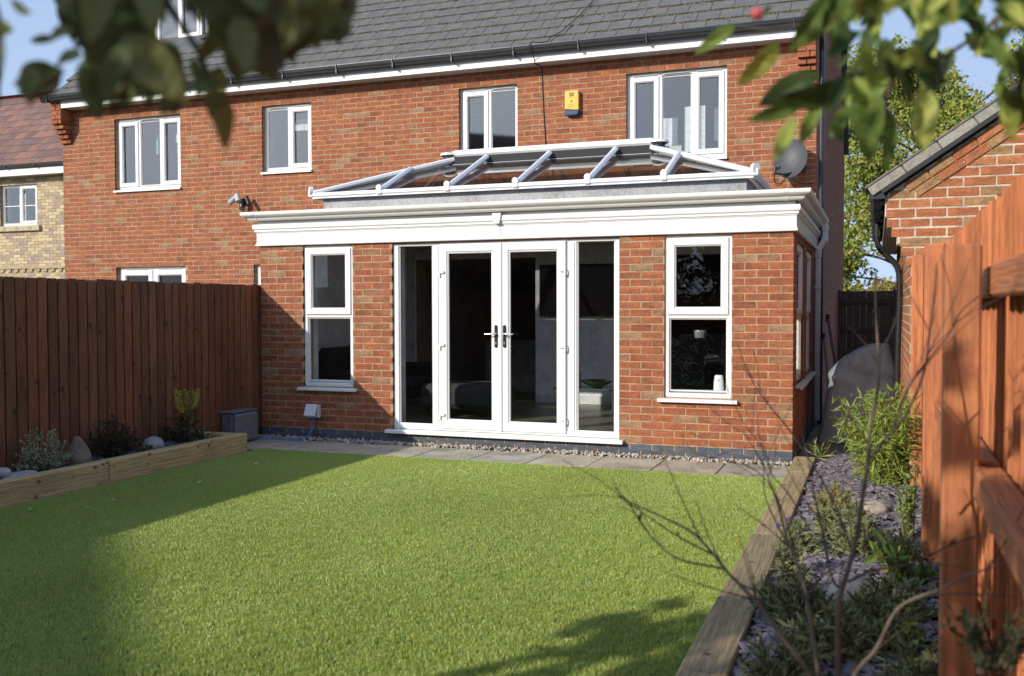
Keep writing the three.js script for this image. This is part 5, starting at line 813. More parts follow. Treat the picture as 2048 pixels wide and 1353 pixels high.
{ // condensation on the inside of the right window
  const dl = [], g = new THREE.IcosahedronGeometry(1, 1);
  for (let i = 0; i < 260; i++) { const u = Math.pow(R(), 1.7), x = -1.135 + 0.43 * u, y = 1.525 + 0.47 * R() * (1 - 0.35 * u), r = rr(0.0007, 0.0021); if (R() < 0.4 * u) continue; dl.push(prep(g, { m: xf([x, y, -0.062 + rr(0, 0.001)], [0, 0, 0], [r, r * rr(0.9, 1.5), r * 0.6]), col: C(0.42, 0.44, 0.45), ou: 0, ov: 0 })); }
  stuff(mesh('condensation', dl, phys({ roughness: 0.1 }), org));
}
{ // upstairs: curtains, blinds and things on the sills
  const cur = (name, label, x0, x1, y0, y1, z, col, cat, wave = 0.012) => { const n = Math.max(6, Math.round((x1 - x0) * 60)), g = new THREE.BoxGeometry(x1 - x0, y1 - y0, 0.006, n, 1, 1), q = g.attributes.position; for (let k = 0; k < q.count; k++) q.setZ(k, q.getZ(k) + wave * Math.sin((q.getX(k) + 9) * 55)); g.computeVertexNormals(); tag(mesh(name, prep(g, { col, m: T((x0 + x1) / 2, (y0 + y1) / 2, z) }), M.fabric), label, cat); };
  const z = HZ - 0.42, X4 = XL + 9.9, X1 = XL + 1.125;
  cur('curtain', 'white curtain at the left of the middle pane of the right upstairs window', X4 + 0.4, X4 + 0.62, 3.72, 4.1, z, C(0.78, 0.78, 0.76), 'curtain');
  cur('curtain', 'white curtain behind the mullion of the right upstairs window', X4 + 0.72, X4 + 1.0, 3.62, 4.24, z, C(0.78, 0.78, 0.76), 'curtain');
  cur('curtain', 'white curtain at the far right of the right upstairs window', X4 + 1.12, X4 + 1.4, 3.75, 4.2, z, C(0.78, 0.78, 0.76), 'curtain');
  cur('blue_headboard', 'blue panel low behind the panes of the right upstairs window', X4 + 0.1, X4 + 1.6, 3.4, 3.72, z - 0.3, C(0.08, 0.16, 0.32), 'headboard', 0);
  cur('greeting_card', 'cream card standing on the sill of the right upstairs window', X4 + 0.55, X4 + 0.72, 3.5, 3.68, HZ - 0.2, C(0.6, 0.55, 0.42), 'card', 0);
  cur('curtain', 'pale teal curtain inside the left upstairs window', X1 + 0.5, X1 + 0.72, 4.1, 4.45, z, C(0.3, 0.5, 0.52), 'curtain');
  cur('blind', 'rolled white and teal blind inside the right pane of the left upstairs window', X1 + 0.92, X1 + 1.3, 4.28, 4.45, z, C(0.5, 0.62, 0.62), 'blind', 0.004);
  cur('roller_blind', 'pale lacy strip hanging inside the small left upstairs window', XL + 4.3, XL + 4.85, 4.32, 4.5, z, C(0.75, 0.75, 0.72), 'blind', 0.004);
}
// ---------------------------------------------------------------- plants
// one leaf: base at origin, along +y, face toward +z, folded along the rib and curved back
function leafGeo(L, W, o = {}) {
  const n = o.n || 4, P = [], c1 = o.col || [0.1, 0.2, 0.04], c2 = o.edge || c1, Q = [], fold = o.fold ?? 0.25, bend = o.bend ?? 0.3, pt = (t, s) => { const w = W / 2 * Math.pow(Math.sin(Math.PI * Math.pow(clamp(t, 0.001, 0.999), o.skew || 0.8)), o.pw || 0.85); return [s * w, L * t * Math.cos(bend * t * 0.7), Math.abs(s) * w * fold - bend * L * t * t * 0.5 + (o.wave || 0) * W * Math.sin(t * 9 + s * 2)]; };
  const cs = o.edge ? [-1, -0.55, 0, 0.55, 1] : [-1, 0, 1], col = (s) => Math.abs(s) > 0.6 ? c2 : c1;
  for (let i = 0; i < n; i++) for (let j = 0; j < cs.length - 1; j++) {
    const a = pt(i / n, cs[j]), b = pt(i / n, cs[j + 1]), c = pt((i + 1) / n, cs[j + 1]), d = pt((i + 1) / n, cs[j]), m = (cs[j] + cs[j + 1]) / 2, k = col(m * 1.2);
    if (i > 0) { P.push(...a, ...b, ...c); Q.push(...k, ...k, ...k); }
    P.push(...a, ...c, ...d); Q.push(...k, ...k, ...k);
  }
  const g = new THREE.BufferGeometry(); g.setAttribute('position', new THREE.Float32BufferAttribute(P, 3)); g.computeVertexNormals(); g.setAttribute('color', new THREE.Float32BufferAttribute(Q, 3)); g.setAttribute('uv', new THREE.Float32BufferAttribute(new Float32Array(P.length / 3 * 2), 2));
  return g;
}
const aim = (pos, dir, roll = 0, s = 1) => new THREE.Matrix4().compose(pos, new THREE.Quaternion().setFromUnitVectors(V(0, 1, 0), dir.clone().normalize()).multiply(new THREE.Quaternion().setFromAxisAngle(V(0, 1, 0), roll)), V(s, s, s));
const aimFace = (pos, dir, face, s = 1) => { const y = dir.clone().normalize(), x = new THREE.Vector3().crossVectors(y, face).normalize(), z = new THREE.Vector3().crossVectors(x, y); return new THREE.Matrix4().makeBasis(x.multiplyScalar(s), y.multiplyScalar(s), z.multiplyScalar(s)).setPosition(pos); };
const rdir = (up = 0) => { const a = rr(0, 6.283), z = rr(-1, 1), r = Math.sqrt(1 - z * z); return V(r * Math.cos(a), z + up, r * Math.sin(a)).normalize(); };

{ // bamboo clump
  const t = thing('bamboo', 'bushy light green bamboo clump in front of the grey covered barbecue', 'bamboo'), culm = [], lv = [];
  const kinds = []; for (let i = 0; i < 10; i++) kinds.push(leafGeo(rr(0.075, 0.12), rr(0.009, 0.014), { n: 3, bend: rr(0.2, 0.9), fold: 0.3, col: vary(pick([C(0.24, 0.31, 0.06), C(0.3, 0.35, 0.07), C(0.18, 0.26, 0.05), C(0.38, 0.37, 0.09), C(0.32, 0.38, 0.08)]), 0.15) }));
  for (let i = 0; i < 190; i++) {
    const a = rr(0, 6.28), r = 0.2 * Math.sqrt(R()), bx = 0.83 + Math.cos(a) * r * 0.85, bz = 1.25 + Math.sin(a) * r * 1.6, lean = V(Math.cos(a), 0, Math.sin(a)).multiplyScalar(rr(0.05, 0.3) * (r / 0.2 + 0.3)), h = 0.36 + 0.42 * Math.pow(R(), 1.5), b = V(bx, 0.06, bz), tip = b.clone().add(lean).add(V(0, h, 0)), mid = b.clone().lerp(tip, 0.55).add(V(0, 0.06, 0)).addScaledVector(lean, -0.15);
    if (tip.x > 1.06) tip.x = 1.06 - rr(0, 0.08);
    if (tip.x < 0.42) tip.x = 0.42 + rr(0, 0.12);
    culm.push(taper([b, mid, tip], 0.0035, 0.0012, 7, 4, { col: vary(pick([C(0.3, 0.24, 0.07), C(0.22, 0.24, 0.06), C(0.3, 0.16, 0.06)]), 0.2) }));
    const cv = curve([b, mid, tip]);
    for (let k = 0; k < 38; k++) { const u = Math.pow(rr(0.04, 1), 0.8), p = cv.getPointAt(u).add(V(rr(-0.05, 0.05), rr(-0.03, 0.04), rr(-0.05, 0.05))), d = rdir(0.1); d.addScaledVector(lean, 1.2).normalize(); if (p.x + d.x * 0.1 > 1.09) continue; lv.push(pick(kinds).clone().applyMatrix4(aim(p, d, rr(0, 6.28), rr(0.7, 1.15)))); }
  }
  mesh('stem', culm, M.bark, t); stuff(mesh('foliage', lv, M.leafMatt, t));
  // small strappy tuft at the corner of the edging
  const t2 = thing('strap_leaf_plant', 'small tuft of arching green strap leaves at the corner of the orangery', 'plant'), l2 = [];
  for (let i = 0; i < 34; i++) { const g = leafGeo(rr(0.16, 0.27), rr(0.011, 0.016), { n: 6, bend: rr(0.7, 1.5), fold: 0.2, col: vary(pick([C(0.2, 0.26, 0.06), C(0.14, 0.21, 0.05), C(0.3, 0.3, 0.1)]), 0.15) }); const d = rdir(0.9); l2.push(g.applyMatrix4(aim(V(0.24 + rr(-0.03, 0.03), 0.1, 0.1 + rr(-0.03, 0.03)), d, rr(0, 6.28)))); }
  mesh('foliage', l2, M.leafMatt, t2); mesh('stem', [cyl([0.24, 0.02, 0.1], [0.24, 0.13, 0.1], 0.012, 0.008, 6, { col: C(0.2, 0.16, 0.06) })], M.bark, t2);
}
// leafy clump: stems from a base, leaves along them
function clump(name, label, cat, base, o) {
  const t = thing(name, label, cat, [0, 0, 0], o.group), st = [], lv = [], kinds = [];
  for (let i = 0; i < 10; i++) kinds.push(leafGeo(rr(o.L[0], o.L[1]), rr(o.W[0], o.W[1]), { n: o.n || 4, bend: rr(0.2, 0.9), fold: 0.35, col: vary(pick(o.cols), 0.14), edge: o.edge && i % 10 < 8 ? vary(o.edge, 0.12) : undefined, pw: o.pw || 0.85, skew: o.skew || 0.8 }));
  const B = V(...base);
  for (let i = 0; i < o.stems; i++) {
    const a = rr(0, 6.28), ph = Math.acos(1 - (o.flat ?? 0.94) * R()), rk = rr(0.75, 1), b = B.clone().add(V(Math.cos(a) * rr(0, o.r * 0.3), 0, Math.sin(a) * rr(0, o.r * 0.3))), tip = B.clone().add(V(Math.cos(a) * o.r * Math.sin(ph) * rk, o.h * (0.06 + 0.94 * Math.cos(ph)) * rk, Math.sin(a) * o.r * Math.sin(ph) * rk)), mid = b.clone().lerp(tip, 0.5).add(V(0, o.h * 0.1 * Math.sin(ph), 0)), cv = curve([b, mid, tip]);
    st.push(taper([b, mid, tip], o.sr || 0.004, (o.sr || 0.004) * 0.4, 6, 4, { col: vary(o.stem || C(0.12, 0.09, 0.05), 0.2) }));
    for (let k = 0; k < o.per; k++) { const u = o.tipsOnly ? 1 - Math.pow(R(), 1.6) * 0.55 : rr(0.15, 1), p = cv.getPointAt(u), d = rdir(o.up ?? 0.3); d.addScaledVector(cv.getTangentAt(u), o.along ?? 0.5).normalize(); if (p.x + d.x * o.L[1] > (o.maxX ?? 9) || p.x + d.x * o.L[1] < (o.minX ?? -9)) continue; lv.push(pick(kinds).clone().applyMatrix4(aim(p, d, rr(0, 6.28), rr(0.75, 1.2)))); }
  }
  mesh('stem', st, M.bark, t); stuff(mesh('foliage', lv, o.mat || M.leafMatt, t));
  if (o.flowers) { const fl = [], g = new THREE.SphereGeometry(1, 6, 5); for (let i = 0; i < o.flowers.n; i++) { const a = rr(0, 6.28), r = o.r * rr(0, 0.7); const p = B.clone().add(V(Math.cos(a) * r, o.h * rr(o.flowers.lo ?? 0.8, 1.15), Math.sin(a) * r)); for (let k = 0; k < o.flowers.k; k++) fl.push(prep(g, { m: xf([p.x + rr(-1, 1) * o.flowers.sp, p.y + (o.flowers.spike ? k * o.flowers.spike : rr(-1, 1) * o.flowers.sp), p.z + rr(-1, 1) * o.flowers.sp], [0, 0, 0], [o.flowers.s, o.flowers.s, o.flowers.s]), col: vary(o.flowers.col, 0.2), ou: 0, ov: 0 })); } stuff(mesh('flower', fl, M.leafMatt, t)); }
  return t;
}
// left bed
clump('variegated_shrub', 'rounded cream and grey green variegated shrub at the left of the left bed', 'shrub', [-5.74, 0.12, 3.38], { stems: 110, per: 26, r: 0.24, h: 0.42, L: [0.018, 0.034], W: [0.009, 0.014], cols: [C(0.3, 0.33, 0.16), C(0.2, 0.26, 0.1), C(0.42, 0.42, 0.25), C(0.24, 0.3, 0.13)], edge: C(0.55, 0.52, 0.34), n: 2, sr: 0.003, up: 0.4, minX: -5.99 });
clump('dark_shrub', 'low spreading dark purple green shrub in the middle of the left bed', 'shrub', [-5.76, 0.12, 2.56], { stems: 100, per: 30, r: 0.3, h: 0.42, L: [0.022, 0.04], W: [0.012, 0.018], cols: [C(0.045, 0.04, 0.02), C(0.05, 0.06, 0.02), C(0.07, 0.03, 0.025), C(0.03, 0.04, 0.015)], n: 2, sr: 0.003, up: 0.4, minX: -5.99 });
clump('low_ground_plant', 'small green ground hugging plant between the dark shrub and the grey boulder', 'plant', [-5.62, 0.13, 2.3], { stems: 26, per: 16, r: 0.1, h: 0.1, L: [0.015, 0.028], W: [0.008, 0.012], cols: [C(0.1, 0.12, 0.04), C(0.14, 0.15, 0.05)], n: 2, sr: 0.002 });
clump('mahonia', 'dark leaved shrub below the yellow flower spikes in the left bed', 'shrub', [-5.74, 0.12, 1.62], { stems: 34, per: 26, r: 0.23, h: 0.42, L: [0.03, 0.055], W: [0.014, 0.02], cols: [C(0.04, 0.06, 0.025), C(0.03, 0.05, 0.02), C(0.06, 0.08, 0.03)], n: 3, sr: 0.005, up: 0.2, minX: -5.99 });
{ const t = thing('yellow_flower_spikes', 'cluster of upright yellow flower spikes rising from the dark leaved shrub', 'flower'), fl = [], g = new THREE.IcosahedronGeometry(1, 0), st = [];
  for (let i = 0; i < 15; i++) { const a = rr(0, 6.28), b = V(-5.72, 0.4, 1.6), tip = b.clone().add(V(Math.cos(a) * 0.08, rr(0.2, 0.3), Math.sin(a) * 0.16)), c = curve([b, b.clone().lerp(tip, 0.5).add(V(Math.cos(a) * 0.02, 0, Math.sin(a) * 0.04)), tip]); st.push(tube([b, b.clone().lerp(tip, 0.5), tip], 0.003, 5, 4, { col: C(0.2, 0.22, 0.04) })); for (let k = 0; k < 46; k++) { const u = rr(0.3, 1), p = c.getPointAt(u); fl.push(prep(g, { m: xf([p.x + rr(-0.012, 0.012), p.y, p.z + rr(-0.012, 0.012)], [rr(0, 6), 0, rr(0, 6)], [0.006, 0.007, 0.006]), col: vary(pick([C(0.62, 0.5, 0.05), C(0.5, 0.45, 0.06), C(0.4, 0.42, 0.08)]), 0.2), ou: 0, ov: 0 })); } }
  mesh('stem', st, M.leafMatt, t); stuff(mesh('petals', fl, M.leafMatt, t)); }
clump('trailing_plant', 'sparse trailing dark plant at the end corner of the left bed', 'plant', [-5.68, 0.13, 1.36], { stems: 16, per: 12, r: 0.2, h: 0.16, L: [0.015, 0.03], W: [0.009, 0.014], cols: [C(0.05, 0.06, 0.025), C(0.07, 0.05, 0.03)], n: 2, sr: 0.002, minX: -5.99 });
// right bed
const VG = { L: [0.045, 0.085], W: [0.008, 0.014], cols: [C(0.085, 0.12, 0.05), C(0.11, 0.14, 0.06), C(0.07, 0.105, 0.05)], edge: C(0.42, 0.4, 0.2), n: 4, sr: 0.004, up: 0.35, along: 0.6, maxX: 1.1 };
const VGs = [
  ['variegated clump with orange tinted tips just in front of the cream boulder', [0.5, 0.08, 2.85], 0.17, 0.26, 46, 22],
  ['broad cream edged clump beside the timber edging, fourth from the bottom', [0.56, 0.08, 3.35], 0.2, 0.26, 52, 24],
  ['dark glossy cream edged clump in the middle of the right bed', [0.66, 0.09, 3.75], 0.22, 0.24, 60, 24],
  ['upright cream edged clump close to the edging with small purple flowers', [0.34, 0.07, 4.35], 0.1, 0.3, 22, 22],
  ['low cream edged clump with a purple flower just behind the twig stems', [0.4, 0.07, 5.0], 0.2, 0.22, 48, 24],
  ['large cream edged clump at the foot of the twig stems', [0.6, 0.08, 5.45], 0.22, 0.22, 54, 24],
  ['cream edged clump at the bottom edge beside the flat sleeper', [0.42, 0.07, 5.75], 0.16, 0.2, 34, 22],
  ['narrow dark cream edged tuft against the middle of the flat sleeper edging', [0.33, 0.06, 3.75], 0.12, 0.2, 26, 22],
  ['low cream edged tuft between the middle fence post and the shaded boulder', [0.86, 0.09, 3.95], 0.14, 0.2, 30, 22],
  ['dense grey green clump in front of the shaded cream boulder', [0.74, 0.09, 5.1], 0.18, 0.2, 44, 24],
  ['spreading grey green clump under the right hand twig stem', [0.9, 0.09, 5.75], 0.16, 0.18, 36, 22],
  ['yellowish cream edged clump below the nearest fence post', [0.84, 0.09, 4.9], 0.16, 0.24, 34, 22],
];
VGs.forEach(([l, b, r, h, s, per], i) => clump('variegated_plant', l, 'plant', b, { ...VG, r, h, stems: s, per, cols: i === 0 ? [C(0.24, 0.2, 0.06), C(0.14, 0.15, 0.05), C(0.3, 0.17, 0.05)] : VG.cols, flowers: i === 3 || i === 4 ? { n: 3, k: 7, s: 0.005, sp: 0.012, col: C(0.16, 0.06, 0.3), lo: 0.7 } : undefined }));
clump('leafy_shrublet', 'tall thin bright green leafy stem beside the far fence post', 'shrub', [0.93, 0.09, 3.35], { stems: 12, per: 40, r: 0.12, h: 0.62, L: [0.022, 0.04], W: [0.014, 0.02], cols: [C(0.2, 0.26, 0.07), C(0.15, 0.22, 0.06), C(0.26, 0.3, 0.1)], n: 3, sr: 0.004, up: 0.2, along: 0.3, maxX: 1.05 });
clump('broad_leaf_plant', 'broad leaved green plant with yellowing leaves under the middle fence post', 'plant', [0.86, 0.09, 4.35], { stems: 12, per: 12, r: 0.15, h: 0.3, L: [0.06, 0.095], W: [0.022, 0.034], cols: [C(0.13, 0.2, 0.045), C(0.3, 0.3, 0.07), C(0.1, 0.16, 0.04)], n: 4, sr: 0.004, maxX: 1.08, mat: M.leaf });
clump('yellow_green_plant', 'small rounded yellow green plant near the bottom of the fence post', 'plant', [0.84, 0.09, 5.4], { stems: 24, per: 22, r: 0.13, h: 0.24, L: [0.022, 0.035], W: [0.014, 0.02], cols: [C(0.3, 0.36, 0.08), C(0.18, 0.25, 0.06), C(0.12, 0.18, 0.05)], n: 3, sr: 0.003, maxX: 1.08 });
clump('dark_evergreen', 'dark blurred evergreen shoots in front of the timber fence at the right edge', 'shrub', at(1985, 1345, 2.05).toArray(), { stems: 20, per: 16, r: 0.13, h: 0.17, L: [0.02, 0.035], W: [0.008, 0.012], cols: [C(0.03, 0.05, 0.025), C(0.04, 0.06, 0.02)], n: 2, sr: 0.004, up: 0.5, along: 0.8 });

{ // bare many-stemmed shrub in front
  const t = thing('bare_twig_shrub', 'nearly leafless shrub of bare grey brown stems in the right foreground', 'shrub'), br = [];
  const S = (pts, d0, d1, r0, r1) => { const n = pts.length, P = pts.map(([x, y], i) => at(x, y, lerp(d0, d1, i / (n - 1)))); if (n > 4) { const cv = curve(P); for (let k = 0; k < 4; k++) { const u = rr(0.3, 0.95), o = cv.getPointAt(u), d = cv.getTangentAt(u).multiplyScalar(0.8).add(rdir(0.15).multiplyScalar(0.75)).normalize(), L = rr(0.1, 0.28), e = o.clone().addScaledVector(d, L).add(V(0, 0.03, 0)); mesh('twig', taper([o, o.clone().lerp(e, 0.5).add(V(rr(-0.01, 0.01), rr(-0.01, 0.02), 0)), e], Math.min(0.0024, r0 * 0.3), 0.0009, 9, 5, { col: vary(C(0.08, 0.055, 0.045), 0.2), knob: 0.4 }), M.bark, t); } }
    mesh('stem', taper(P, r0 * 0.82, r1 * 0.85, n * 6, 7, { col: vary(r0 > 0.009 ? C(0.17, 0.13, 0.095) : C(0.075, 0.055, 0.045), 0.15), knob: 0.28 }), M.bark, t); return P; };
  const base = [1672, 1560];
  S([base, [1676, 1353], [1676, 1250], [1681, 1190], [1697, 1137], [1713, 1074], [1728, 977], [1737, 918], [1740, 860], [1757, 770], [1757, 710], [1752, 620], [1752, 540]], 2.5, 2.75, 0.0125, 0.0026);
  S([base, [1638, 1353], [1625, 1270], [1615, 1203], [1601, 1149], [1588, 1110], [1572, 1070], [1557, 1012], [1537, 957], [1521, 918], [1486, 863]], 2.5, 3.1, 0.011, 0.0018);
  S([base, [1619, 1353], [1560, 1270], [1521, 1215], [1478, 1168], [1451, 1141], [1424, 1106], [1385, 1066], [1326, 1035], [1248, 996], [1225, 962]], 2.45, 2.75, 0.011, 0.0014);
  S([[1444, 1138], [1346, 1113], [1279, 1043], [1260, 1008], [1228, 975]], 2.62, 2.75, 0.004, 0.0013);
  S([[1426, 1110], [1357, 1074], [1287, 1027], [1230, 985]], 2.66, 2.8, 0.0035, 0.0012);
  S([[1452, 1142], [1428, 1098], [1405, 1040], [1392, 1000]], 2.6, 2.7, 0.003, 0.0011);
  S([[1478, 1168], [1500, 1178], [1530, 1196]], 2.6, 2.6, 0.003, 0.002);
  S([base, [1709, 1353], [1752, 1300], [1800, 1215], [1889, 1176], [1943, 1149], [2052, 1118]], 2.45, 2.2, 0.0095, 0.002);
  S([[1697, 1164], [1752, 1141], [1822, 1129], [1900, 1092], [1960, 1070]], 2.6, 2.4, 0.005, 0.002);
  S([[1738, 918], [1781, 868], [1811, 832], [1848, 746], [1859, 672], [1870, 580], [1874, 525]], 2.72, 2.6, 0.005, 0.002);
  S([[1785, 864], [1822, 768], [1896, 672], [1922, 624], [1958, 593]], 2.7, 2.45, 0.004, 0.0018);
  S([[1683, 1180], [1666, 1160], [1646, 1066], [1627, 977], [1620, 930]], 2.6, 2.9, 0.0055, 0.0018);
  S([[1700, 1090], [1660, 990], [1586, 870], [1527, 797], [1500, 752], [1476, 690]], 2.75, 3.3, 0.004, 0.0016);
  S([[1588, 1110], [1560, 1060], [1530, 990], [1528, 930], [1527, 870]], 2.75, 2.95, 0.003, 0.0014);
  S([[1601, 1149], [1560, 1010], [1510, 940], [1390, 905], [1362, 868]], 2.8, 3.3, 0.003, 0.0013);
  S([[1620, 1060], [1575, 985], [1545, 950], [1532, 905], [1490, 850], [1450, 770]], 2.8, 3.3, 0.003, 0.0012);
  S([[1752, 1300], [1790, 1255], [1846, 1210]], 2.5, 2.45, 0.004, 0.002);
  S([[1615, 1203], [1640, 1158], [1690, 1125]], 2.58, 2.6, 0.004, 0.0025);
  const lf = [];
  for (const [x, y, d, dx, dy] of [[1279, 1043, 2.7, 0.2, -1], [1357, 1074, 2.73, -0.1, -1], [1900, 1092, 2.4, 0.6, -0.8], [1586, 870, 3.1, 0.2, -1]]) { const g = leafGeo(0.026, 0.011, { n: 4, col: vary(C(0.1, 0.08, 0.04), 0.2), bend: 0.5 }); lf.push(g.applyMatrix4(aim(at(x, y, d), V(dx, -dy, 0.2), rr(0, 6)))); }
  mesh('leaf', lf, M.leafMatt, t);
}

// ---------------------------------------------------------------- overhanging foliage close to the camera
function overhang(name, label, branches, leaves, extra, cols, wd = [0.34, 0.46]) {
  const t = thing(name, label, 'tree');
  for (const [pts, r0, r1] of branches) mesh('branch', taper(pts, r0, r1, 28, 8, { col: vary(C(0.07, 0.055, 0.04), 0.15), knob: 0.15 }), M.bark, t);
  const ks = []; for (let i = 0; i < 20; i++) ks.push(leafGeo(1, rr(...wd), { n: 7, bend: rr(0.1, 0.5), fold: rr(0.15, 0.4), wave: 0.05, pw: 0.75, skew: 0.85, col: vary(cols[i % cols.length], 0.15) }));
  leaves.sort((a, b) => b.s - a.s); const over = [];
  leaves.forEach((l, i) => { const mx = aimFace(l.p, l.d, camera.position.clone().sub(l.p).normalize().addScaledVector(rdir(), l.tilt ?? 0.6), l.s); if (i >= 300) { over.push(pick(ks).clone().applyMatrix4(mx)); return; } const m = new THREE.Mesh(pick(ks), M.leaf); m.name = 'leaf'; m.castShadow = m.receiveShadow = true; m.applyMatrix4(mx); t.add(m); });
  if (extra.length) { const ls = over.concat(extra.map((l) => pick(ks).clone().applyMatrix4(aim(l.p, l.d, rr(0, 6.28), l.s)))); stuff(mesh('foliage', ls, M.leaf, t)); }
  return t;
}
const crownAt = (c, r, n, s0, s1, f = () => true) => { const o = []; while (o.length < n) { const d = rdir(), k = Math.pow(R(), 0.45), p = V(c[0] + d.x * r[0] * k, c[1] + d.y * r[1] * k, c[2] + d.z * r[2] * k); if (fbm(p.x * 0.12 + 5, p.z * 0.12 + p.y * 0.1 + 5, 16, 16, 2, 3) < 0.42 || !f(p)) continue; o.push({ p, d: rdir(-0.4), s: rr(s0, s1) }); } return o; };
const faceCam = (p, dx, dy, dz = 0) => { const q = camQ; return V(dx, -dy, dz).applyQuaternion(q).normalize(); };
{
  // left group: leaves hang in clusters over these parts of the view, leaving gaps for sky, roof and dormer
  const edge = [[-20, 205], [40, 185], [62, 200], [90, 190], [120, 150], [150, 175], [190, 240], [215, 190], [270, 175], [320, 225], [345, 240], [372, 200], [400, 175], [450, 215], [470, 190], [490, 150], [550, 165], [580, 110], [620, 85], [640, 100], [690, 80], [735, -20]];
  const gaps = [[45, 40, 52, 26], [30, 90, 40, 45], [95, 100, 62, 24], [88, 25, 26, 45], [8, 165, 16, 24], [92, 172, 24, 14], [250, 45, 24, 22], [365, 58, 50, 30], [345, 5, 20, 14], [438, 128, 26, 16], [142, 150, 22, 30], [320, 150, 18, 22], [378, 182, 22, 10]];
  const inside = (x, y) => { if (x > 715) return false; let lim = 0; for (let i = 1; i < edge.length; i++) if (x <= edge[i][0]) { lim = lerp(edge[i - 1][1], edge[i][1], (x - edge[i - 1][0]) / (edge[i][0] - edge[i - 1][0])); break; } if (y > lim) return false; for (const [a, b, c, d] of gaps) if (((x - a) / c) ** 2 + ((y - b) / d) ** 2 < 1) return false; return true; };
  const lv = [], add = (x0, y0, x1, y1, d, w) => { const a = at(x0, y0, d), b = at(x1, y1, d + rr(-0.03, 0.03)), k = b.clone().sub(a); lv.push({ p: a, d: k.clone(), s: k.length(), roll: rr(-0.7, 0.7) + Math.PI }); };
  let n = 0;
  for (let tr = 0; tr < 60000 && n < 330; tr++) {
    const x = rr(-60, 720), y = rr(-90, 225), ang = Math.PI / 2 + rr(-0.95, 0.95), L = rr(80, 165), d = rr(0.95, 1.45), l2 = L * (1.15 / d); let ok = true;
    for (let k = 1; k <= 6 && ok; k++) for (const s of [-0.17, 0.17]) { const u = k / 6, w = s * Math.sin(Math.PI * u) * l2, qx = x + Math.cos(ang) * l2 * u - Math.sin(ang) * w, qy = y + Math.sin(ang) * l2 * u + Math.cos(ang) * w; if (qy > 0 && qx > 0 && !inside(qx, qy)) { ok = false; break; } }
    if (!ok || y + Math.sin(ang) * l2 < 15 || x + Math.cos(ang) * l2 < -20) continue; n++; add(x, y, x + Math.cos(ang) * l2, y + Math.sin(ang) * l2, d);
  }
  for (const [a, b, c, d, e] of [[425, 175, 457, 300, 1.2], [340, 120, 330, 235, 1.1], [160, 120, 195, 243, 1.15], [60, 130, 58, 205, 1.1], [520, 55, 552, 150, 1.2], [600, 10, 640, 92, 1.25], [650, -20, 698, 68, 1.2], [360, 130, 345, 232, 1.3], [440, 130, 420, 235, 1.3], [175, 150, 200, 240, 1.3], [470, 70, 475, 165, 1.2], [85, 128, 40, 175, 1.2], [130, 140, 22, 168, 1.15], [125, 150, 62, 205, 1.1], [110, 132, 18, 148, 1.2], [150, 60, 78, 72, 1.15], [165, 110, 100, 128, 1.2], [90, 150, 30, 195, 1.25], [-20, 70, 20, 58, 1.1], [255, 150, 215, 235, 1.2], [270, 130, 245, 225, 1.15], [290, 120, 300, 215, 1.2], [410, 130, 395, 200, 1.2], [555, 70, 590, 120, 1.2], [230, 90, 190, 190, 1.1], [310, 90, 290, 180, 1.25], [20, 0, 55, 28, 1.1], [0, 45, 22, 62, 1.1], [110, 75, 55, 82, 1.2]]) add(a, b, c, d, e);
  const b0 = V(-0.6, 2.6, 10.4), hang = (pts) => pts.map((p) => p.isVector3 ? p : at(...p));
  overhang('overhanging_tree', 'dark blurred foliage hanging across the top left corner close to the camera', [
    [[V(-0.9, -0.05, 10.9), V(-0.85, 1.2, 10.8), V(-0.7, 2.2, 10.55), b0], 0.07, 0.03], [hang([b0, V(-0.2, 2.45, 9.5), [520, -170, 1.25], [400, -60, 1.2], [250, 60, 1.2], [150, 90, 1.15]]), 0.02, 0.004], [hang([V(-0.25, 2.45, 9.6), [700, -160, 1.3], [600, -60, 1.25], [520, 40, 1.2]]), 0.012, 0.003], [hang([[400, -60, 1.2], [200, -50, 1.15], [40, -20, 1.1]]), 0.007, 0.003], [hang([[330, 0, 1.2], [400, 110, 1.22], [428, 176, 1.2]]), 0.005, 0.002],
  ], lv, [...crownAt([-0.8, 2.55, 10.1], [0.75, 0.28, 0.6], 700, 0.07, 0.1), ...crownAt([-0.25, 2.5, 9.35], [0.45, 0.25, 0.4], 90, 0.07, 0.1, (p) => { const [x, y, d] = toPx(p); return d < 0.1 || y < -120; })], [C(0.17, 0.19, 0.06), C(0.13, 0.16, 0.055), C(0.22, 0.23, 0.07), C(0.15, 0.15, 0.08)]);
}
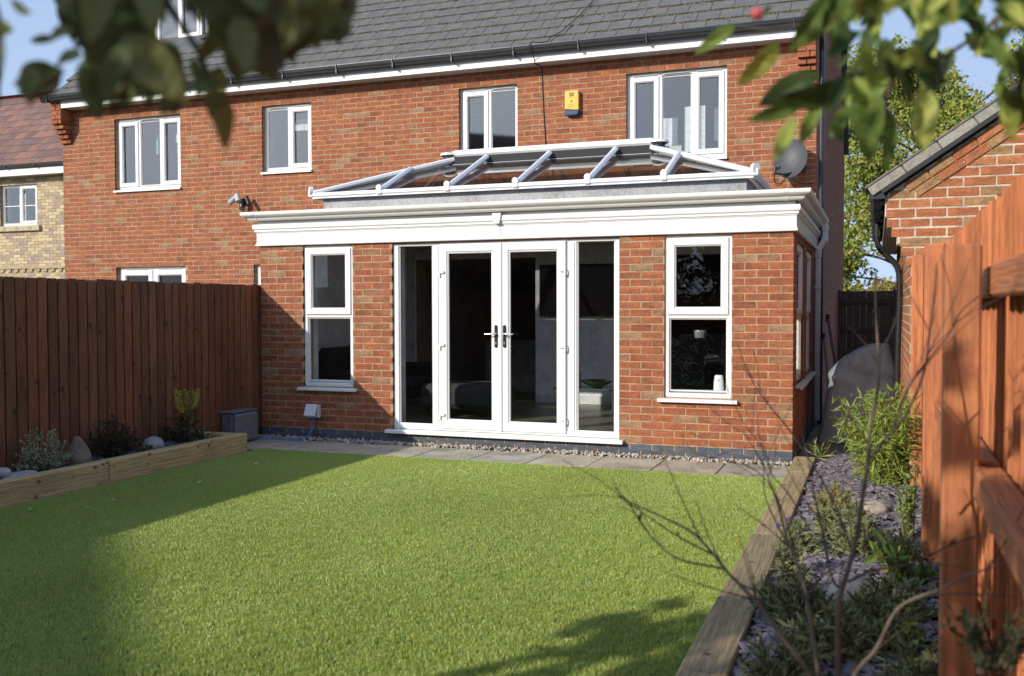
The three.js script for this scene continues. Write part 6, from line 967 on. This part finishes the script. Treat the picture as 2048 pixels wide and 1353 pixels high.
{
  const edge = [[1390, -20], [1600, -10], [1640, 60], [1660, 150], [1720, 215], [1735, 240], [1760, 200], [1790, 205], [1810, 150], [1850, 190], [1870, 230], [1900, 170], [1930, 90], [1960, 130], [1985, 215], [2010, 260], [2060, 275]];
  const gaps = [[1805, 62, 22, 28], [1780, 60, 14, 20], [1895, 75, 20, 28], [1925, 60, 14, 16], [1988, 45, 13, 14], [1975, 12, 12, 14], [1925, 150, 26, 40], [1975, 160, 18, 48], [2030, 85, 14, 24], [2028, 160, 10, 14], [1700, 75, 16, 26], [1700, 138, 10, 14], [1742, 120, 8, 10], [1845, 190, 10, 14]];
  const inside = (x, y) => { if (x < 1640) return false; let lim = 0; for (let i = 1; i < edge.length; i++) if (x <= edge[i][0]) { lim = lerp(edge[i - 1][1], edge[i][1], (x - edge[i - 1][0]) / (edge[i][0] - edge[i - 1][0])); break; } if (y > lim) return false; for (const [a, b, c, d] of gaps) if (((x - a) / c) ** 2 + ((y - b) / d) ** 2 < 1) return false; return true; };
  const lv = [], add = (x0, y0, x1, y1, d, roll, k) => { const a = at(x0, y0, d), b = at(x1, y1, d + rr(-0.03, 0.03)), q = b.clone().sub(a); lv.push({ p: a, d: q.clone(), s: q.length(), roll: roll ?? rr(-0.7, 0.7) + Math.PI, k }); };
  let n = 0;
  for (let tr = 0; tr < 40000 && n < 230; tr++) {
    const x = rr(1650, 2110), y = rr(-90, 230), ang = Math.PI / 2 + rr(-1.2, 1.2), L = rr(48, 92), d = rr(1.2, 1.95), l2 = L * (1.5 / d); let ok = true;
    for (let k = 1; k <= 6 && ok; k++) for (const s of [-0.17, 0.17]) { const u = k / 6, w = s * Math.sin(Math.PI * u) * l2, qx = x + Math.cos(ang) * l2 * u - Math.sin(ang) * w, qy = y + Math.sin(ang) * l2 * u + Math.cos(ang) * w; if (qy > 0 && qx < 2048 && !inside(qx, qy)) { ok = false; break; } }
    if (!ok || y + Math.sin(ang) * l2 < 15 || x + Math.cos(ang) * l2 > 2070) continue; n++; add(x, y, x + Math.cos(ang) * l2, y + Math.sin(ang) * l2, d);
  }
  for (let q = 0; q < 150; q++) { const x = rr(1865, 2075), y = rr(-30, 165), ang = Math.PI / 2 + rr(-0.9, 0.9), L = rr(60, 95); let ok = true; for (let k = 1; k <= 6 && ok; k++) for (const s of [-0.15, 0.15]) { const u = k / 6, w = s * Math.sin(Math.PI * u) * L, qx = x + Math.cos(ang) * L * u - Math.sin(ang) * w, qy = y + Math.sin(ang) * L * u + Math.cos(ang) * w; if (qy > 0 && qx < 2048 && !inside(qx, qy)) { ok = false; break; } } if (ok) add(x, y, x + Math.cos(ang) * L, y + Math.sin(ang) * L, rr(1.35, 1.9)); }
  for (const [a, b, c, d, e] of [[1472, 48, 1390, 108, 1.4], [1560, 82, 1480, 182, 1.35], [1660, -10, 1588, 102, 1.2], [1650, 60, 1600, 95, 1.2], [1640, 145, 1515, 205, 1.3], [1610, 205, 1495, 245, 1.3], [1592, 232, 1547, 318, 1.3], [1640, 205, 1598, 290, 1.25], [1700, 170, 1560, 215, 1.25], [1690, 150, 1655, 225, 1.2], [1730, 150, 1742, 325, 1.2], [1775, 215, 1780, 345, 1.2], [1850, 170, 1848, 305, 1.15], [1800, 120, 1830, 210, 1.2], [1720, 60, 1650, 115, 1.2], [1760, 20, 1745, 90, 1.2], [1810, 15, 1845, 55, 1.15], [1680, 20, 1690, 110, 1.2], [1740, 100, 1680, 205, 1.25], [1880, 190, 1835, 300, 1.2], [2010, 190, 2030, 285, 1.1], [2048, 180, 2045, 275, 1.1], [1530, 30, 1545, 5, 1.35], [1660, 235, 1690, 285, 1.2], [1705, 210, 1660, 268, 1.25]]) add(a, b, c, d, e * 1.3);
  const hang = (pts) => pts.map((p) => p.isVector3 ? p : at(p[0], p[1], p[2] * 1.3));
  const t = overhang('overhanging_laurel', 'sunlit yellow green leaves hanging across the top right corner close to the camera', [
    [[V(1.75, -0.05, 9.6), V(1.72, 1.1, 9.5), V(1.6, 2.0, 9.3), V(1.45, 2.5, 9.1)], 0.06, 0.025], [hang([V(1.5, 2.4, 9.15), [2130, -60, 1.3], [1990, 40, 1.25], [1900, 110, 1.22], [1800, 130, 1.22], [1700, 150, 1.25], [1610, 200, 1.3]]), 0.014, 0.002], [hang([V(1.45, 2.45, 9.0), [2000, -120, 1.3], [1850, -40, 1.25], [1700, 10, 1.25], [1560, 60, 1.35], [1470, 50, 1.4]]), 0.011, 0.002], [hang([[1900, 110, 1.22], [1870, 170, 1.18], [1850, 220, 1.15]]), 0.004, 0.002], [hang([[1800, 130, 1.22], [1775, 190, 1.2], [1775, 240, 1.2]]), 0.004, 0.002], [hang([[1990, 40, 1.25], [2020, 140, 1.15], [2040, 220, 1.1]]), 0.005, 0.002],
  ], lv, crownAt([1.55, 2.55, 9.35], [0.6, 0.4, 0.5], 600, 0.06, 0.09, (p) => { const [x, y, d] = toPx(p); return d < 0.1 || y < -110 || x > 2150; }), [C(0.17, 0.24, 0.045), C(0.07, 0.11, 0.025), C(0.4, 0.43, 0.09), C(0.05, 0.08, 0.022), C(0.12, 0.18, 0.035), C(0.3, 0.36, 0.07), C(0.06, 0.1, 0.03)], [0.26, 0.4]);
  for (const [x, y, d] of [[1515, 28, 1.35]]) tag(mesh('berry', prep(new THREE.SphereGeometry(0.009, 14, 10), { m: T(...at(x, y, d).toArray()), col: C(0.5, 0.07, 0.06) }), phys({ roughness: 0.3 })), 'small blurred red berry above the gutter at upper right', 'berry');
}

// ---------------------------------------------------------------- trees
function tree(name, label, base, h, trunkR, blobs, cols, leaf, n, o = {}) {
  const t = thing(name, label, 'tree', base, o.group), br = [], top = V(0, h * 0.62, 0);
  br.push(taper([V(0, -0.1, 0), V(rr(-0.1, 0.1), h * 0.25, rr(-0.1, 0.1)), V(rr(-0.2, 0.2), h * 0.45, rr(-0.2, 0.2)), top], trunkR, trunkR * 0.4, 14, 8, { col: o.bark || C(0.09, 0.07, 0.05) }));
  for (const [x, y, z, r] of blobs) { const b0 = V(0, clamp(y - r * 1.2, h * 0.15, h * 0.6), 0), e = V(x, y, z); br.push(taper([b0, b0.clone().lerp(e, 0.5).add(V(rr(-0.2, 0.2), 0.25, rr(-0.2, 0.2))), e], trunkR * 0.34, trunkR * 0.06, 10, 5, { col: o.bark || C(0.09, 0.07, 0.05) })); for (let k = 0; k < 5; k++) { const d = rdir(0.2); br.push(taper([e, e.clone().addScaledVector(d, r * 0.5).add(V(0, 0.05, 0)), e.clone().addScaledVector(d, r)], trunkR * 0.07, trunkR * 0.02, 5, 4, { col: o.bark || C(0.09, 0.07, 0.05) })); } }
  mesh('trunk', br, M.bark, t);
  const ks = []; for (let i = 0; i < 10; i++) ks.push(leafGeo(leaf * rr(0.8, 1.2), leaf * rr(0.5, 0.75), { n: 2, bend: rr(0.1, 0.6), fold: 0.3, col: vary(cols[i % cols.length], 0.18) }));
  const tot = blobs.reduce((s, b) => s + b[3] ** 2.2, 0), P = [];
  for (const [x, y, z, r] of blobs) { const m = Math.round(n * r ** 2.2 / tot), cl = Math.max(6, Math.round(m / 34)); for (let c = 0; c < cl; c++) { const d = rdir(0.1), k = Math.pow(R(), 0.4), q = V(x + d.x * r * k, y + d.y * r * k * 0.85, z + d.z * r * k), cr = rr(0.14, 0.3) * Math.min(1, r) * (o.cl || 1); for (let i = 0; i < 34; i++) { const e = rdir(), s = Math.pow(R(), 0.5) * cr; P.push(pick(ks).clone().applyMatrix4(aim(V(q.x + e.x * s, q.y + e.y * s * 0.8, q.z + e.z * s), rdir(-0.2), rr(0, 6.28), rr(0.7, 1.25)))); } } }
  stuff(mesh('crown', P, M.leafMatt, t));
  return t;
}
const AUT = [C(0.32, 0.36, 0.07), C(0.4, 0.39, 0.08), C(0.22, 0.29, 0.05), C(0.42, 0.34, 0.08), C(0.27, 0.34, 0.07), C(0.17, 0.24, 0.05)];
{
  const bl = []; for (let i = 0; i < 46; i++) bl.push([rr(-3.6, 3.6), 1.2 + 10.4 * (i / 46), rr(-1.6, 1.6), rr(0.9, 1.5)]);
  tree('autumn_tree', 'yellowing green tree rising behind the side gate between the two buildings', [2.6, 0, -33], 12.5, 0.24, bl, AUT, 0.19, 60000, { cl: 1.9 });
  const b2 = []; for (let i = 0; i < 26; i++) b2.push([rr(-3, 3), 1.6 + 7.5 * (i / 26), rr(-1.4, 1.4), rr(0.9, 1.4)]);
  tree('autumn_tree', 'lower yellow green tree to the right behind the garage roof', [8.2, 0, -36], 9.5, 0.2, b2, AUT.map((c) => c.map((x) => x * 0.92)), 0.2, 26000, { cl: 1.9 });
  const b3 = []; for (let i = 0; i < 18; i++) b3.push([rr(-1.6, 1.6), 0.7 + 1.8 * R(), rr(-0.5, 0.5), rr(0.4, 0.7)]);
  tree('orange_leaved_bush', 'low bush with reddish orange leaves just above the side gate', [1.9, 0, -29], 3.2, 0.05, b3, [C(0.36, 0.24, 0.09), C(0.34, 0.32, 0.09), C(0.24, 0.28, 0.07), C(0.4, 0.2, 0.1)], 0.13, 7000);
}
{ // trees and a hedge behind the viewpoint that the panes mirror and that shade the garden
  const DK = [C(0.035, 0.055, 0.02), C(0.045, 0.065, 0.022), C(0.03, 0.045, 0.018)];
  const spots = [[-7.5, 14.2, 3.3], [-5.2, 14.6, 3.6], [-3, 14.3, 3.2], [-0.8, 14.7, 3.5], [1.5, 14.4, 3.3], [3.8, 14.6, 3.6], [6, 14.8, 3.4], [-10, 14.8, 3.2]];
  spots.forEach(([x, z, h], i) => { const bl = []; for (let k = 0; k < 16; k++) bl.push([rr(-1.1, 1.1), 0.4 + (h - 0.8) * k / 15, rr(-0.5, 0.5), rr(0.5, 0.8)]); tree('hedge_tree', `dark evergreen hedge tree behind the rear fence, number ${i + 1} from the left neighbour`.replace(/, number .*/, ['', ' near its left end', ', left of its middle', ', at its middle', ', right of its middle', ' near its right end', ', beyond its right end', ', beyond its left end'][i]), [x, 0, z], h, 0.09, bl, DK, 0.12, 5200, { cl: 1.3 }); });
  const bl = []; for (let k = 0; k < 30; k++) { const d = rdir(), q = Math.pow(R(), 0.4); bl.push([d.x * 1.2 * q - 0.1, 2.85 + d.y * 0.75 * q, d.z * 0.8 * q, rr(0.24, 0.36)]); }
  tree('garden_tree', 'small round headed tree on the lawn just behind the viewpoint', [-2.35, 0, 10.2], 3.4, 0.05, bl, DK, 0.085, 8000, { cl: 0.8 });
  const h = thing('rear_house', 'brick house with a pitched roof beyond the left fence behind the viewpoint', 'house', [-12.3, 0, 22.5]); h.rotation.y = -Math.PI / 4;
  mesh('wall', boxg(-4.8, -0.09, -4, 4.8, 5.2, 4, { col: C(0.4, 0.15, 0.08) }), M.brick, h);
  const rs = new THREE.Shape([[-4.4, 5.2], [4.4, 5.2], [0, 8.6]].map(([x, y]) => new THREE.Vector2(x, y))), rg = new THREE.ExtrudeGeometry(rs, { depth: 9.4, bevelEnabled: false }); rg.translate(0, 0.001, -4.7); rg.rotateY(Math.PI / 2); mesh('roof', prep(rg, { col: C(0.2, 0.09, 0.07) }), M.tile, h);
}
renderer.render(scene, camera);
